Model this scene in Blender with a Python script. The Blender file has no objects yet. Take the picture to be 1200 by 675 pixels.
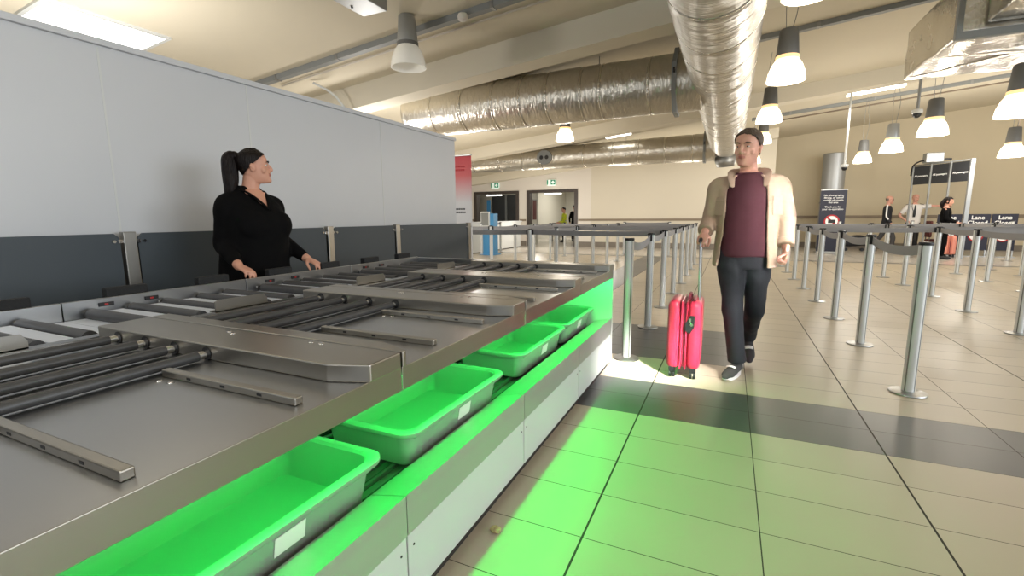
import bpy, bmesh, math, random
from mathutils import Vector, Matrix, noise
random.seed(7)
C = bpy.context.scene
COL = C.collection
PI = math.pi

# ------------------------------------------------------------------ camera
cam_d = bpy.data.cameras.new('camera')
cam = bpy.data.objects.new('camera', cam_d); COL.objects.link(cam)
cam_d.sensor_fit = 'HORIZONTAL'; cam_d.sensor_width = 36.0
cam_d.lens = 36.0 * 549.55 / 1200.0
cam_d.clip_start = 0.02; cam_d.clip_end = 200
PITCH, YAW, ROLL = 0.1509, -0.4317, -0.0064
_f = Vector((math.sin(YAW)*math.cos(PITCH), math.cos(YAW)*math.cos(PITCH), -math.sin(PITCH)))
_r = Vector((math.cos(YAW), -math.sin(YAW), 0)); _u = _r.cross(_f)
_r2 = math.cos(ROLL)*_r + math.sin(ROLL)*_u; _u2 = -math.sin(ROLL)*_r + math.cos(ROLL)*_u
_m = Matrix((_r2, _u2, -_f)).transposed().to_4x4(); _m.translation = (0, 0, 1.18)
cam.matrix_world = _m
C.camera = cam

# ------------------------------------------------------------------ light and exposure
C.view_settings.view_transform = 'Standard'; C.view_settings.look = 'None'
C.view_settings.exposure = -0.10; C.view_settings.gamma = 1.0
C.view_settings.use_curve_mapping = False
C.cycles.use_denoising = True
C.cycles.max_bounces = 8; C.cycles.diffuse_bounces = 4; C.cycles.glossy_bounces = 4
C.cycles.sample_clamp_indirect = 6.0
w = bpy.data.worlds.new('daylight'); C.world = w; w.use_nodes = True
w.node_tree.nodes['Background'].inputs[0].default_value = (0.84, 0.92, 1.0, 1)
w.node_tree.nodes['Background'].inputs[1].default_value = 0.85

def area(name, loc, target, sx, sy, power, color=(1, 1, 1), spread=PI):
    l = bpy.data.lights.new(name, 'AREA'); l.shape = 'RECTANGLE'; l.size = sx; l.size_y = sy
    l.energy = power; l.color = color; l.spread = spread
    o = bpy.data.objects.new(name, l); COL.objects.link(o); o.location = loc
    d = Vector(target) - Vector(loc)
    o.rotation_euler = d.to_track_quat('-Z', 'Y').to_euler()
    return o
def point(name, loc, power, color, r=.1):
    l = bpy.data.lights.new(name, 'POINT'); l.energy = power; l.color = color; l.shadow_soft_size = r
    o = bpy.data.objects.new(name, l); COL.objects.link(o); o.location = loc
    return o
WARM = (1.0, 0.94, 0.85)
# assumed sun patches: narrow area lights added indoors, aimed at the traveller, his case and the floor by the desk
area('assumed_sun_jacket', (2.6, 0.3, 2.75), (0.36, 3.7, 1.16), .30, .62, 4.5, (1, .93, .88), math.radians(9))
area('assumed_sun_floor', (2.2, 0.4, 3.4), (-0.45, 3.55, 0.1), .75, .28, 10, (1, .95, .9), math.radians(8))
area('side_fill', (11.3, 1.5, 2.3), (-3, 2.4, 1.3), 8, 3, 620, (.88, .94, 1))  # fill light added at the open right side to brighten partition and posts
area('far_wall_fill', (5.5, 13.2, 3.3), (5.5, 20, 1.6), 7, .4, 85, (1, .95, .88), math.radians(150))  # unseen light added to brighten the far right wall
# unseen fill lights added over the camera, the queue and behind the partition
for (lx, ly) in ((-1.6, 0.2), (2.0, 1.0), (4.6, 4.5)):
    area('hall_fill_panel', (lx, ly, 3.4 + .1*lx), (lx, ly, 0), 1.2, .3, 10, (1, .94, .86))
for (lx, ly, lz, lp) in ((-1.4, -1.0, 2.4, 44), (2.4, -.8, 2.6, 24), (5.2, 3.0, 2.8, 34), (-5.2, 2.4, 2.2, 110), (-5.6, 6.6, 2.1, 90), (-5.4, 9.4, 2.2, 60)):
    point('hall_fill_point', (lx, ly, lz), lp, (1, .97, .93), .2)  # bodiless points, added to lift the dim ceiling

# ------------------------------------------------------------------ materials
def lin(c): 
    c = c/255.0
    return c/12.92 if c <= .04045 else ((c+.055)/1.055)**2.4
def rgb(r, g, b): return (lin(r), lin(g), lin(b), 1)
def mat(name, col, rough=.5, metal=0.0, bump=0.0, bscale=20, var=0.0, vscale=4, stretch=None, emit=None, estr=0, spec=None, alpha=None, trans=0, rvar=0.0):
    m = bpy.data.materials.new(name); m.use_nodes = True
    nt = m.node_tree; N = nt.nodes; L = nt.links; b = N['Principled BSDF']
    b.inputs['Base Color'].default_value = rgb(*col)
    b.inputs['Roughness'].default_value = rough; b.inputs['Metallic'].default_value = metal
    if spec is not None: b.inputs['Specular IOR Level'].default_value = spec
    if trans: b.inputs['Transmission Weight'].default_value = trans
    tc = N.new('ShaderNodeTexCoord'); src = tc.outputs['Object']
    if stretch:
        mp = N.new('ShaderNodeMapping'); mp.inputs['Scale'].default_value = stretch
        L.new(src, mp.inputs['Vector']); src = mp.outputs['Vector']
    if var or rvar:
        n = N.new('ShaderNodeTexNoise'); n.inputs['Scale'].default_value = vscale; n.inputs['Detail'].default_value = 5
        L.new(src, n.inputs['Vector'])
        if var:
            mx = N.new('ShaderNodeMix'); mx.data_type = 'RGBA'
            c1 = tuple(max(0, x*(1-var)) for x in rgb(*col)[:3])+(1,); c2 = tuple(min(1, x*(1+var)) for x in rgb(*col)[:3])+(1,)
            mx.inputs['A'].default_value = c1; mx.inputs['B'].default_value = c2
            L.new(n.outputs['Fac'], mx.inputs['Factor']); L.new(mx.outputs['Result'], b.inputs['Base Color'])
        if rvar:
            mr = N.new('ShaderNodeMapRange'); mr.inputs['To Min'].default_value = max(.02, rough-rvar); mr.inputs['To Max'].default_value = rough+rvar
            L.new(n.outputs['Fac'], mr.inputs['Value']); L.new(mr.outputs['Result'], b.inputs['Roughness'])
    if bump:
        n2 = N.new('ShaderNodeTexNoise'); n2.inputs['Scale'].default_value = bscale; n2.inputs['Detail'].default_value = 4
        L.new(src, n2.inputs['Vector'])
        bp = N.new('ShaderNodeBump'); bp.inputs['Strength'].default_value = bump; bp.inputs['Distance'].default_value = .02
        L.new(n2.outputs['Fac'], bp.inputs['Height']); L.new(bp.outputs['Normal'], b.inputs['Normal'])
    if emit:
        b.inputs['Emission Color'].default_value = rgb(*emit); b.inputs['Emission Strength'].default_value = estr
    return m

M = {}
M['steel'] = mat('brushed_steel', (172, 173, 174), .28, 1.0)
M['steel_dk'] = mat('steel_cover', (166, 162, 154), .33, 1.0)
M['alu'] = mat('satin_aluminium', (168, 168, 166), .34, .9, var=.05, vscale=30)
M['chrome'] = mat('chrome', (215, 215, 215), .15, 1.0)
M['rubber'] = mat('roller_rubber', (72, 72, 73), .42, .25, var=.25, vscale=30)
M['black'] = mat('black_plastic', (22, 23, 25), .45)
M['foam'] = mat('black_foam', (18, 20, 22), .75, bump=.2, bscale=120)
M['red_led'] = mat('red_indicator', (170, 40, 40), .4)
M['bed'] = mat('lit_pale_bed_sheet', (214, 220, 230), .4, .2)  # pale sheet, whitened to carry the lit look between the rollers
M['white_panel'] = mat('white_panel', (206, 208, 206), .4, var=.02)
M['wall_white'] = mat('partition_white', (200, 202, 205), .38, var=.03, vscale=1.5)
M['cream'] = mat('cream_paint', (204, 196, 179), .8, var=.03, vscale=.8, bump=.03, bscale=60)
M['cream_lt'] = mat('pale_paint', (214, 207, 197), .8, var=.02, vscale=.8)
M['cream_dk'] = mat('beige_paint', (198, 186, 160), .85, var=.03, vscale=.7)
M['ceil'] = mat('ceiling_paint', (208, 199, 178), .85, var=.03, vscale=.6)
M['beam'] = mat('beam_paint', (214, 206, 188), .8, var=.03, vscale=.8)
M['grey_paint'] = mat('grey_paint', (128, 130, 128), .6)
M['panel_dk'] = mat('anthracite_panel', (60, 68, 74), .5, var=.05)
M['skirt'] = mat('skirting_grey', (120, 112, 102), .6)
M['rail'] = mat('dado_rail', (132, 118, 100), .6)
M['frame_dk'] = mat('door_frame_dark', (58, 50, 46), .5)
M['foil'] = mat('foil_lagging', (206, 202, 193), .25, .9, bump=.34, bscale=13, var=.10, vscale=5, stretch=(1, 1, 1), rvar=.10)
M['foil_main'] = mat('foil_lagging_wrinkled', (206, 203, 196), .34, .88, bump=1.0, bscale=3, stretch=(1.2, 11, 1.2))
M['foil_branch'] = mat('foil_lagging_crinkled', (204, 199, 188), .30, .9, bump=.9, bscale=5, stretch=(6, 2, 2))
M['foil_tape'] = mat('foil_tape', (206, 202, 192), .22, .95, bump=.8, bscale=26)
M['galv'] = mat('galvanised', (150, 150, 148), .45, .8)
M['lamp_house'] = mat('lamp_housing_grey', (112, 112, 110), .5, .3)
M['lamp_house_lt'] = mat('lamp_housing_silver', (160, 162, 162), .4, .5)
M['lamp_on'] = mat('lit_shade', (255, 248, 232), .4, emit=(255, 240, 214), estr=3.2)
M['lamp_gap'] = mat('lit_collar', (255, 226, 180), .4, emit=(255, 206, 140), estr=1.0)
M['lamp_off'] = mat('opal_shade', (226, 224, 216), .25, emit=(255, 244, 225), estr=.12)
M['tube_on'] = mat('fluorescent', (255, 255, 255), .4, emit=(255, 252, 244), estr=5)
M['panel_on'] = mat('light_panel_lit', (255, 255, 255), .4, emit=(255, 252, 246), estr=6)
M['green_led'] = mat('green_led', (40, 255, 110), .4, emit=(0, 255, 88), estr=145)
M['bin'] = mat('grey_bin_plastic', (138, 142, 136), .38, var=.03)
M['ledge'] = mat('satin_steel', (186, 186, 182), .45, .65, var=.05, vscale=4)
M['label'] = mat('paper_label', (236, 236, 228), .7)
M['belt'] = mat('grey_webbing', (142, 142, 144), .8, var=.06, vscale=80)
M['post'] = mat('post_aluminium', (214, 216, 214), .34, .25, var=.04, vscale=8)
M['post_groove'] = mat('post_groove', (128, 128, 126), .4, .6)
M['navy'] = mat('navy_print', (32, 34, 52), .55)
M['sign_dk'] = mat('sign_charcoal', (40, 42, 46), .5)
M['white'] = mat('white_print', (238, 238, 236), .6)
M['redprint'] = mat('red_print', (176, 36, 44), .6)
M['exit_green'] = mat('exit_green', (20, 120, 90), .5, emit=(20, 130, 96), estr=.35)
M['exit_white'] = mat('exit_white', (240, 250, 245), .5, emit=(225, 255, 240), estr=.25)
M['pink'] = mat('pink_shell', (178, 40, 66), .28, spec=.6)
M['pink_dk'] = mat('pink_seam', (120, 24, 50), .55)
M['pink_pale'] = mat('salmon_shell', (232, 150, 130), .4)
M['blue'] = mat('blue_panel', (70, 140, 190), .5)
M['skin'] = mat('skin', (214, 160, 140), .5, var=.06, vscale=18)
M['skin_w'] = mat('skin_tan', (206, 152, 128), .5, var=.06, vscale=18)
M['stubble'] = mat('stubble', (194, 144, 124), .6, var=.10, vscale=200)
M['lip'] = mat('lips', (170, 104, 92), .45)
M['hair_b'] = mat('brown_hair', (78, 62, 50), .6, var=.35, vscale=60, bump=.5, bscale=140, stretch=(1, 1, .25))
M['hair_d'] = mat('dark_hair', (20, 13, 11), .45, var=.4, vscale=50, bump=.5, bscale=120, stretch=(1, 1, .2), spec=.2)
M['hair_grey'] = mat('grey_hair', (120, 108, 98), .6)
M['eye'] = mat('eye_white', (214, 206, 200), .3)
M['iris'] = mat('iris', (44, 40, 40), .3)
M['jacket'] = mat('beige_cotton', (168, 146, 126), .85, var=.06, vscale=30, bump=.15, bscale=160)
M['maroon'] = mat('maroon_jersey', (62, 15, 29), .8, var=.08, vscale=14)
M['denim'] = mat('dark_denim', (26, 30, 38), .8, var=.25, vscale=12, bump=.15, bscale=200)
M['shoe'] = mat('charcoal_knit', (58, 58, 60), .8, bump=.3, bscale=220)
M['sole'] = mat('white_sole', (224, 224, 224), .6)
M['black_knit'] = mat('black_jersey', (8, 8, 9), .85, var=.15, vscale=20, spec=.12)
M['shirt'] = mat('white_shirt', (226, 222, 218), .75)
M['dark_cloth'] = mat('dark_tracksuit', (34, 36, 42), .8)
M['grey_cloth'] = mat('grey_trousers', (70, 70, 72), .8)
M['hivis'] = mat('hi_vis_yellow', (206, 220, 40), .6, emit=(206, 220, 40), estr=.0)
M['wood'] = mat('brown_laminate', (110, 84, 62), .6)
M['maroon_seat'] = mat('maroon_vinyl', (92, 40, 38), .6)
M['room_grey'] = mat('back_room_paint', (182, 180, 170), .8)
M['glass_dk'] = mat('dark_glazing', (66, 68, 70), .3)
M['kick'] = mat('toe_kick_dark', (48, 44, 40), .6)
M['paper'] = mat('dry_leaf', (186, 168, 120), .8, var=.2, vscale=40)
M['tile'] = None

def floor_mat(name, col, rough):
    m = bpy.data.materials.new(name); m.use_nodes = True
    nt = m.node_tree; N = nt.nodes; L = nt.links; b = N['Principled BSDF']
    g = N.new('ShaderNodeNewGeometry'); s = N.new('ShaderNodeSeparateXYZ'); L.new(g.outputs['Position'], s.inputs[0])
    def mth(op, a, bb=None, c=None):
        n = N.new('ShaderNodeMath'); n.operation = op
        for i, v in enumerate((a, bb, c)):
            if v is None: continue
            if isinstance(v, (int, float)): n.inputs[i].default_value = v
            else: L.new(v, n.inputs[i])
        return n.outputs[0]
    W, D, x0, y0 = .6015, .3, -.432, 2.745
    u = mth('DIVIDE', mth('SUBTRACT', s.outputs['X'], x0), W); v = mth('DIVIDE', mth('SUBTRACT', s.outputs['Y'], y0), D)
    def dist(t, k):
        f = mth('FRACT', mth('ADD', t, 100.5)); return mth('MULTIPLY', mth('ABSOLUTE', mth('SUBTRACT', f, .5)), k)
    du = dist(u, W); dv = dist(v, D); du2 = dist(mth('DIVIDE', u, 2.0), 2*W)
    gr = mth('MAXIMUM', mth('MAXIMUM', mth('LESS_THAN', du, .0022), mth('LESS_THAN', dv, .0017)), mth('LESS_THAN', du2, .0042))
    cx = N.new('ShaderNodeCombineXYZ'); L.new(mth('FLOOR', u), cx.inputs[0]); L.new(mth('FLOOR', v), cx.inputs[1])
    wn = N.new('ShaderNodeTexWhiteNoise'); L.new(cx.outputs[0], wn.inputs['Vector'])
    no = N.new('ShaderNodeTexNoise'); no.inputs['Scale'].default_value = 2.2; no.inputs['Detail'].default_value = 6; L.new(g.outputs['Position'], no.inputs['Vector'])
    t = mth('ADD', mth('MULTIPLY', wn.outputs['Value'], .45), mth('MULTIPLY', no.outputs['Fac'], .55))
    c = rgb(*col)
    mx = N.new('ShaderNodeMix'); mx.data_type = 'RGBA'
    mx.inputs['A'].default_value = tuple(x*.90 for x in c[:3])+(1,); mx.inputs['B'].default_value = tuple(x*1.08 for x in c[:3])+(1,)
    L.new(t, mx.inputs['Factor'])
    mg = N.new('ShaderNodeMix'); mg.data_type = 'RGBA'; mg.inputs['B'].default_value = rgb(58, 52, 46)
    L.new(gr, mg.inputs['Factor']); L.new(mx.outputs['Result'], mg.inputs['A']); L.new(mg.outputs['Result'], b.inputs['Base Color'])
    mr = N.new('ShaderNodeMapRange'); mr.inputs['To Min'].default_value = rough-.03; mr.inputs['To Max'].default_value = rough+.05
    L.new(no.outputs['Fac'], mr.inputs['Value'])
    L.new(mth('MAXIMUM', mr.outputs['Result'], mth('MULTIPLY', gr, .9)), b.inputs['Roughness'])
    bp = N.new('ShaderNodeBump'); bp.inputs['Strength'].default_value = .4; bp.inputs['Distance'].default_value = .002; bp.invert = True
    L.new(gr, bp.inputs['Height']); L.new(bp.outputs['Normal'], b.inputs['Normal'])
    return m
M['tile'] = floor_mat('cream_floor_tile', (186, 175, 155), .36)
M['tile_dk'] = floor_mat('dark_floor_tile', (84, 85, 87), .32)
M['tile_far'] = floor_mat('pale_floor_tile', (194, 188, 178), .2)

# ------------------------------------------------------------------ mesh helpers
def catmull(pts, sub):
    if len(pts) < 3 or sub < 2: return [tuple(p) for p in pts]
    out = []
    n = len(pts)
    for i in range(n-1):
        p0 = pts[max(i-1, 0)]; p1 = pts[i]; p2 = pts[i+1]; p3 = pts[min(i+2, n-1)]
        for k in range(sub):
            t = k/sub
            out.append(tuple(.5*((2*b)+(-a+c)*t+(2*a-5*b+4*c-d)*t*t+(-a+3*b-3*c+d)*t**3) for a, b, c, d in zip(p0, p1, p2, p3)))
    out.append(tuple(pts[-1]))
    return out

class MB:
    def __init__(s): s.bm = bmesh.new(); s.mi = 0
    def quad(s, *pts):
        f = s.bm.faces.new([s.bm.verts.new(p) for p in pts]); f.material_index = s.mi; return f
    def box(s, x0, x1, y0, y1, z0, z1, bev=0.0):
        v = [s.bm.verts.new((x, y, z)) for x in (x0, x1) for y in (y0, y1) for z in (z0, z1)]
        fs = []
        for q in ((0, 1, 3, 2), (4, 6, 7, 5), (0, 4, 5, 1), (2, 3, 7, 6), (0, 2, 6, 4), (1, 5, 7, 3)):
            f = s.bm.faces.new([v[i] for i in q]); f.material_index = s.mi; fs.append(f)
        if bev:
            es = list({e for f in fs for e in f.edges})
            r = bmesh.ops.bevel(s.bm, geom=es, offset=bev, segments=2, profile=.5, affect='EDGES')
            for f in r['faces']: f.material_index = s.mi
        return s
    def prism(s, poly, z0, z1, bev=0.0):
        a = [s.bm.verts.new((x, y, z0)) for x, y in poly]; b = [s.bm.verts.new((x, y, z1)) for x, y in poly]
        n = len(poly); fs = [s.bm.faces.new(a[::-1]), s.bm.faces.new(b)]
        for i in range(n): fs.append(s.bm.faces.new((a[i], a[(i+1) % n], b[(i+1) % n], b[i])))
        for f in fs: f.material_index = s.mi
        if bev:
            es = list({e for f in fs for e in f.edges})
            r = bmesh.ops.bevel(s.bm, geom=es, offset=bev, segments=2, profile=.5, affect='EDGES')
            for f in r['faces']: f.material_index = s.mi
        return s
    def extr(s, poly, axis, a0, a1):      # polygon in the two other axes, extruded along axis (0 x, 1 y)
        def P(p, t): return (t, p[0], p[1]) if axis == 0 else (p[0], t, p[1])
        a = [s.bm.verts.new(P(p, a0)) for p in poly]; b = [s.bm.verts.new(P(p, a1)) for p in poly]
        n = len(poly)
        fs = [s.bm.faces.new(a), s.bm.faces.new(b[::-1])]
        for i in range(n): fs.append(s.bm.faces.new((a[(i+1) % n], a[i], b[i], b[(i+1) % n])))
        for f in fs: f.material_index = s.mi
        return s
    def ring(s, c, X, Y, rx, ry, n, ph=0.0):
        return [s.bm.verts.new(Vector(c)+X*(rx*math.cos(2*PI*k/n+ph))+Y*(ry*math.sin(2*PI*k/n+ph))) for k in range(n)]
    def bridge(s, a, b):
        n = len(a)
        for i in range(n):
            f = s.bm.faces.new((a[i], a[(i+1) % n], b[(i+1) % n], b[i])); f.material_index = s.mi; f.smooth = True
    def cap(s, r, rev=False):
        f = s.bm.faces.new(r[::-1] if rev else r); f.material_index = s.mi
    def tube(s, pts, rads, n=12, sub=1, side=(1, 0, 0), cap=True, dome=False):
        # rads: one radius or list; each may be r or (a, b) (a along 'side')
        if not isinstance(rads, (list,)): rads = [rads]*len(pts)
        rr = [(r, r) if not isinstance(r, tuple) else r for r in rads]
        full = catmull([tuple(p)+r for p, r in zip(pts, rr)], sub)
        P = [Vector(q[:3]) for q in full]; R = [(q[3], q[4]) for q in full]
        rings = []; S = Vector(side)
        for i, p in enumerate(P):
            t = (P[min(i+1, len(P)-1)]-P[max(i-1, 0)]).normalized()
            X = S - t*S.dot(t)
            if X.length < 1e-4: X = t.orthogonal()
            X.normalize(); Y = t.cross(X); S = X
            if dome and i == 0:
                for q, sc in ((.92, .38), (.6, .8)): rings.append(s.ring(p-t*max(R[i])*q, X, Y, R[i][0]*sc, R[i][1]*sc, n))
            rings.append(s.ring(p, X, Y, R[i][0], R[i][1], n))
            if dome and i == len(P)-1:
                for q, sc in ((.6, .8), (.92, .38)): rings.append(s.ring(p+t*max(R[i])*q, X, Y, R[i][0]*sc, R[i][1]*sc, n))
        for a, b in zip(rings, rings[1:]): s.bridge(a, b)
        if cap: s.cap(rings[0], True); s.cap(rings[-1])
        return s
    def cyl(s, p0, p1, r, n=20, r1=None): return s.tube([p0, p1], [r, r if r1 is None else r1], n)
    def lathe(s, c, prof, n=24):           # prof: (r, z)
        X, Y = Vector((1, 0, 0)), Vector((0, 1, 0)); rings = []
        for r, z in prof: rings.append(s.ring((c[0], c[1], c[2]+z), X, Y, max(r, 1e-4), max(r, 1e-4), n))
        for a, b in zip(rings, rings[1:]): s.bridge(a, b)
        s.cap(rings[0], True); s.cap(rings[-1]); return s
    def ell(s, c, r, n=14, m=9, rot=None):
        R = rot or Matrix.Identity(3); rows = []
        for j in range(1, m):
            ph = PI*j/m
            rows.append([s.bm.verts.new(Vector(c)+R @ Vector((r[0]*math.sin(ph)*math.cos(2*PI*k/n), r[1]*math.sin(ph)*math.sin(2*PI*k/n), r[2]*math.cos(ph)))) for k in range(n)])
        for a, b in zip(rows, rows[1:]): s.bridge(a, b)
        s.cap(rows[0], True); s.cap(rows[-1]); return s
    def loft(s, secs, n=28, sub=4, e=2.3):  # secs: (z, cx, cy, rx, ryfront, ryback); front is -y
        full = catmull(secs, sub); rings = []
        for z, cx, cy, rx, rf, rb in full:
            ring = []
            for k in range(n):
                a = 2*PI*k/n; ca, sa = math.cos(a), math.sin(a)
                x = rx*math.copysign(abs(ca)**(2/e), ca); y = (rb if sa > 0 else rf)*math.copysign(abs(sa)**(2/e), sa)
                ring.append(s.bm.verts.new((cx+x, cy+y, z)))
            rings.append(ring)
        for a, b in zip(rings, rings[1:]): s.bridge(a, b)
        s.cap(rings[0], True); s.cap(rings[-1]); return s
    def wrap(s, secs, th, n=30, sub=3, e=2.3):  # open-front shell; secs add (.., a0, a1) angles of the sheet, -90deg is the front
        full = catmull(secs, sub); O = []; I = []
        for z, cx, cy, rx, rf, rb, a0, a1 in full:
            o = []; i = []
            for k in range(n+1):
                a = a0+(a1-a0)*k/n; ca, sa = math.cos(a), math.sin(a)
                ux = math.copysign(abs(ca)**(2/e), ca); uy = math.copysign(abs(sa)**(2/e), sa)
                ry = rb if sa > 0 else rf
                o.append(s.bm.verts.new((cx+rx*ux, cy+ry*uy, z))); i.append(s.bm.verts.new((cx+(rx-th)*ux, cy+(ry-th)*uy, z)))
            O.append(o); I.append(i)
        def sheet(A, rev):
            for r in range(len(A)-1):
                for k in range(n):
                    q = (A[r][k], A[r][k+1], A[r+1][k+1], A[r+1][k]); s.bm.faces.new(q[::-1] if rev else q)
        sheet(O, False); sheet(I, True)
        for r in range(len(O)-1):
            s.bm.faces.new((O[r][0], O[r+1][0], I[r+1][0], I[r][0])); s.bm.faces.new((O[r+1][n], O[r][n], I[r][n], I[r+1][n]))
        for k in range(n):
            s.bm.faces.new((O[0][k+1], O[0][k], I[0][k], I[0][k+1])); s.bm.faces.new((O[-1][k], O[-1][k+1], I[-1][k+1], I[-1][k]))
        return s
    def build(s, name, mats, parent=None, smooth=None, local=False, fix=True):
        if fix: bmesh.ops.recalc_face_normals(s.bm, faces=s.bm.faces[:])
        me = bpy.data.meshes.new(name)
        if parent is not None and not local: s.bm.transform(rootmat(parent).inverted())
        s.bm.to_mesh(me); s.bm.free()
        for m in (mats if isinstance(mats, (list, tuple)) else [mats]): me.materials.append(m)
        if smooth is not None:
            for p in me.polygons: p.use_smooth = smooth
        o = bpy.data.objects.new(name, me); COL.objects.link(o)
        if parent is not None: o.parent = parent
        return o

def rootmat(o):
    m = Matrix.Translation(o.location) @ o.rotation_euler.to_matrix().to_4x4()
    return rootmat(o.parent) @ m if o.parent else m
def tag(o, label=None, cat=None, group=None, kind=None):
    if label: o['label'] = label
    if cat: o['category'] = cat
    if group: o['group'] = group
    if kind: o['kind'] = kind
    return o
def thing(name, label, cat, loc=(0, 0, 0), rz=0, group=None):
    o = bpy.data.objects.new(name, None); COL.objects.link(o); o.location = loc; o.rotation_euler = (0, 0, rz)
    o.empty_display_size = .1
    return tag(o, label, cat, group)
def struct(mb, name, m, smooth=None):
    o = mb.build(name, m, smooth=smooth); o['kind'] = 'structure'; return o
def dup(root, loc, rz=None, label=None):
    r = root.copy(); COL.objects.link(r); r.location = loc
    if rz is not None: r.rotation_euler = (0, 0, rz)
    if label: r['label'] = label
    for ch in list(root.children):
        c = ch.copy(); COL.objects.link(c); c.parent = r
        for g in list(ch.children):
            d = g.copy(); COL.objects.link(d); d.parent = c
    return r
def smooth_angle(o, deg=35):
    me = o.data
    for p in me.polygons: p.use_smooth = True
    try: me.set_sharp_from_angle(angle=math.radians(deg))
    except Exception: pass
    return o
def text_mesh(txt, size, align='CENTER', bold=0.0, depth=.0015):
    cu = bpy.data.curves.new('txt', 'FONT'); cu.body = txt; cu.size = size; cu.align_x = align; cu.align_y = 'CENTER'
    cu.extrude = depth; cu.offset = bold; cu.resolution_u = 3
    o = bpy.data.objects.new('txt', cu); COL.objects.link(o)
    dg = bpy.context.evaluated_depsgraph_get(); dg.update()
    me = bpy.data.meshes.new_from_object(o.evaluated_get(dg))
    bpy.data.objects.remove(o); return me
def text(name, txt, size, m, parent, loc, rot, bold=0.0, align='CENTER'):
    me = text_mesh(txt, size, align, bold); me.materials.clear(); me.materials.append(m); me.name = name
    o = bpy.data.objects.new(name, me); COL.objects.link(o); o.parent = parent
    o.location = loc; o.rotation_euler = rot
    return o
def remesh(o, voxel, smooth=2, factor=.5, disp=None):
    md = o.modifiers.new('r', 'REMESH'); md.mode = 'VOXEL'; md.voxel_size = voxel; md.use_smooth_shade = True
    if smooth:
        sm = o.modifiers.new('s', 'SMOOTH'); sm.iterations = smooth; sm.factor = factor
    dg = bpy.context.evaluated_depsgraph_get(); dg.update()
    me = bpy.data.meshes.new_from_object(o.evaluated_get(dg))
    mats = [m for m in o.data.materials]
    old = o.data; o.modifiers.clear(); o.data = me
    me.materials.clear()
    for m in mats: me.materials.append(m)
    for p in me.polygons: p.use_smooth = True; p.material_index = 0
    bpy.data.meshes.remove(old)
    if disp:
        nrm = [v.normal.copy() for v in me.vertices]
        for v, n in zip(me.vertices, nrm): v.co += n*disp(v.co)
    return o

# ================================================================== THE SETTING
def zc(x): return 3.9 + .1*(x-1.24)          # pitched ceiling
XL, XR, YB, YR, YF = -12.0, 11.5, 17.8, 20.0, -5.0
X0, Y0, TW, TD = -.432, 2.745, .6015, .3
# floor: pale tile, dark bands, brighter concourse beyond the threshold strip
xs = [XL-.5, X0-3*TW, X0-2*TW, X0+TW, XR+.5]; ys = [YF, Y0, Y0+2*TD, Y0+4*TD, Y0+8*TD, 14.05, 14.3, 27.5]
mb = MB()
for i in range(4):
    for j in range(7):
        if j in (1, 5): mi = 1
        elif j == 3 and i <= 2: mi = 1
        elif j == 4 and i == 1: mi = 1
        elif j == 6: mi = 2
        else: mi = 0
        mb.mi = mi; mb.quad((xs[i], ys[j], 0), (xs[i+1], ys[j], 0), (xs[i+1], ys[j+1], 0), (xs[i], ys[j+1], 0))
bmesh.ops.remove_doubles(mb.bm, verts=mb.bm.verts[:], dist=1e-4)
struct(mb, 'floor', [M['tile'], M['tile_dk'], M['tile_far']])
# ceiling slab
mb = MB(); mb.extr([(XL-.4, zc(XL-.4)), (XR+.4, zc(XR+.4)), (XR+.4, zc(XR+.4)+.2), (XL-.4, zc(XL-.4)+.2)], 1, YF, YR+.2)
struct(mb, 'ceiling', M['ceil'])
# rafters under the ceiling
for k, (ya, yb, d) in enumerate(((6.0, 6.36, .34), (12.0, 12.36, .30), (17.45, 17.8, .30))):
    mb = MB(); xa, xb = (-6.6, XR) if k == 0 else ((-9.5, XR) if k == 1 else (-11.9, 1.25))
    mb.extr([(xa, zc(xa)-d), (xb, zc(xb)-d), (xb, zc(xb)+.02), (xa, zc(xa)+.02)], 1, ya, yb)
    struct(mb, 'trim_%d' % (k+1), M['beam'])
# back wall with two openings
D1, D2, DH = (-9.88, -7.92), (-7.45, -5.44), 2.14
def wallseg(mb, xa, xb, y0, y1, z0, z1=None):
    if z1 is None:
        mb.extr([(xa, z0), (xb, z0), (xb, zc(xb)), (xa, zc(xa))], 1, y0, y1)
    else: mb.box(xa, xb, y0, y1, z0, z1)
mb = MB()
wallseg(mb, XL, D1[0], YB, YB+.2, 0); wallseg(mb, D1[0], D1[1], YB, YB+.2, DH); wallseg(mb, D1[1], D2[0], YB, YB+.2, 0)
wallseg(mb, D2[0], D2[1], YB, YB+.2, DH); wallseg(mb, D2[1], -4.86, YB, YB+.2, 0)
struct(mb, 'wall_back', M['cream_lt'])
mb = MB(); wallseg(mb, -4.86, 1.25, YB, YB+.2, 0); mb.box(1.05, 1.25, YB+.2, YR, 0, 3.9)
struct(mb, 'wall_centre', M['cream'])
mb = MB(); wallseg(mb, 1.05, XR+.2, YR, YR+.2, 0); struct(mb, 'wall_far_right', M['cream_dk'])
mb = MB(); mb.box(XR, XR+.2, 8, YR, 0, zc(XR)); struct(mb, 'wall_right', M['cream_dk'])
mb = MB(); mb.box(XL-.2, XL, YF, 24.2, 0, zc(XL)+.05); struct(mb, 'wall_far_left', M['cream'])
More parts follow.
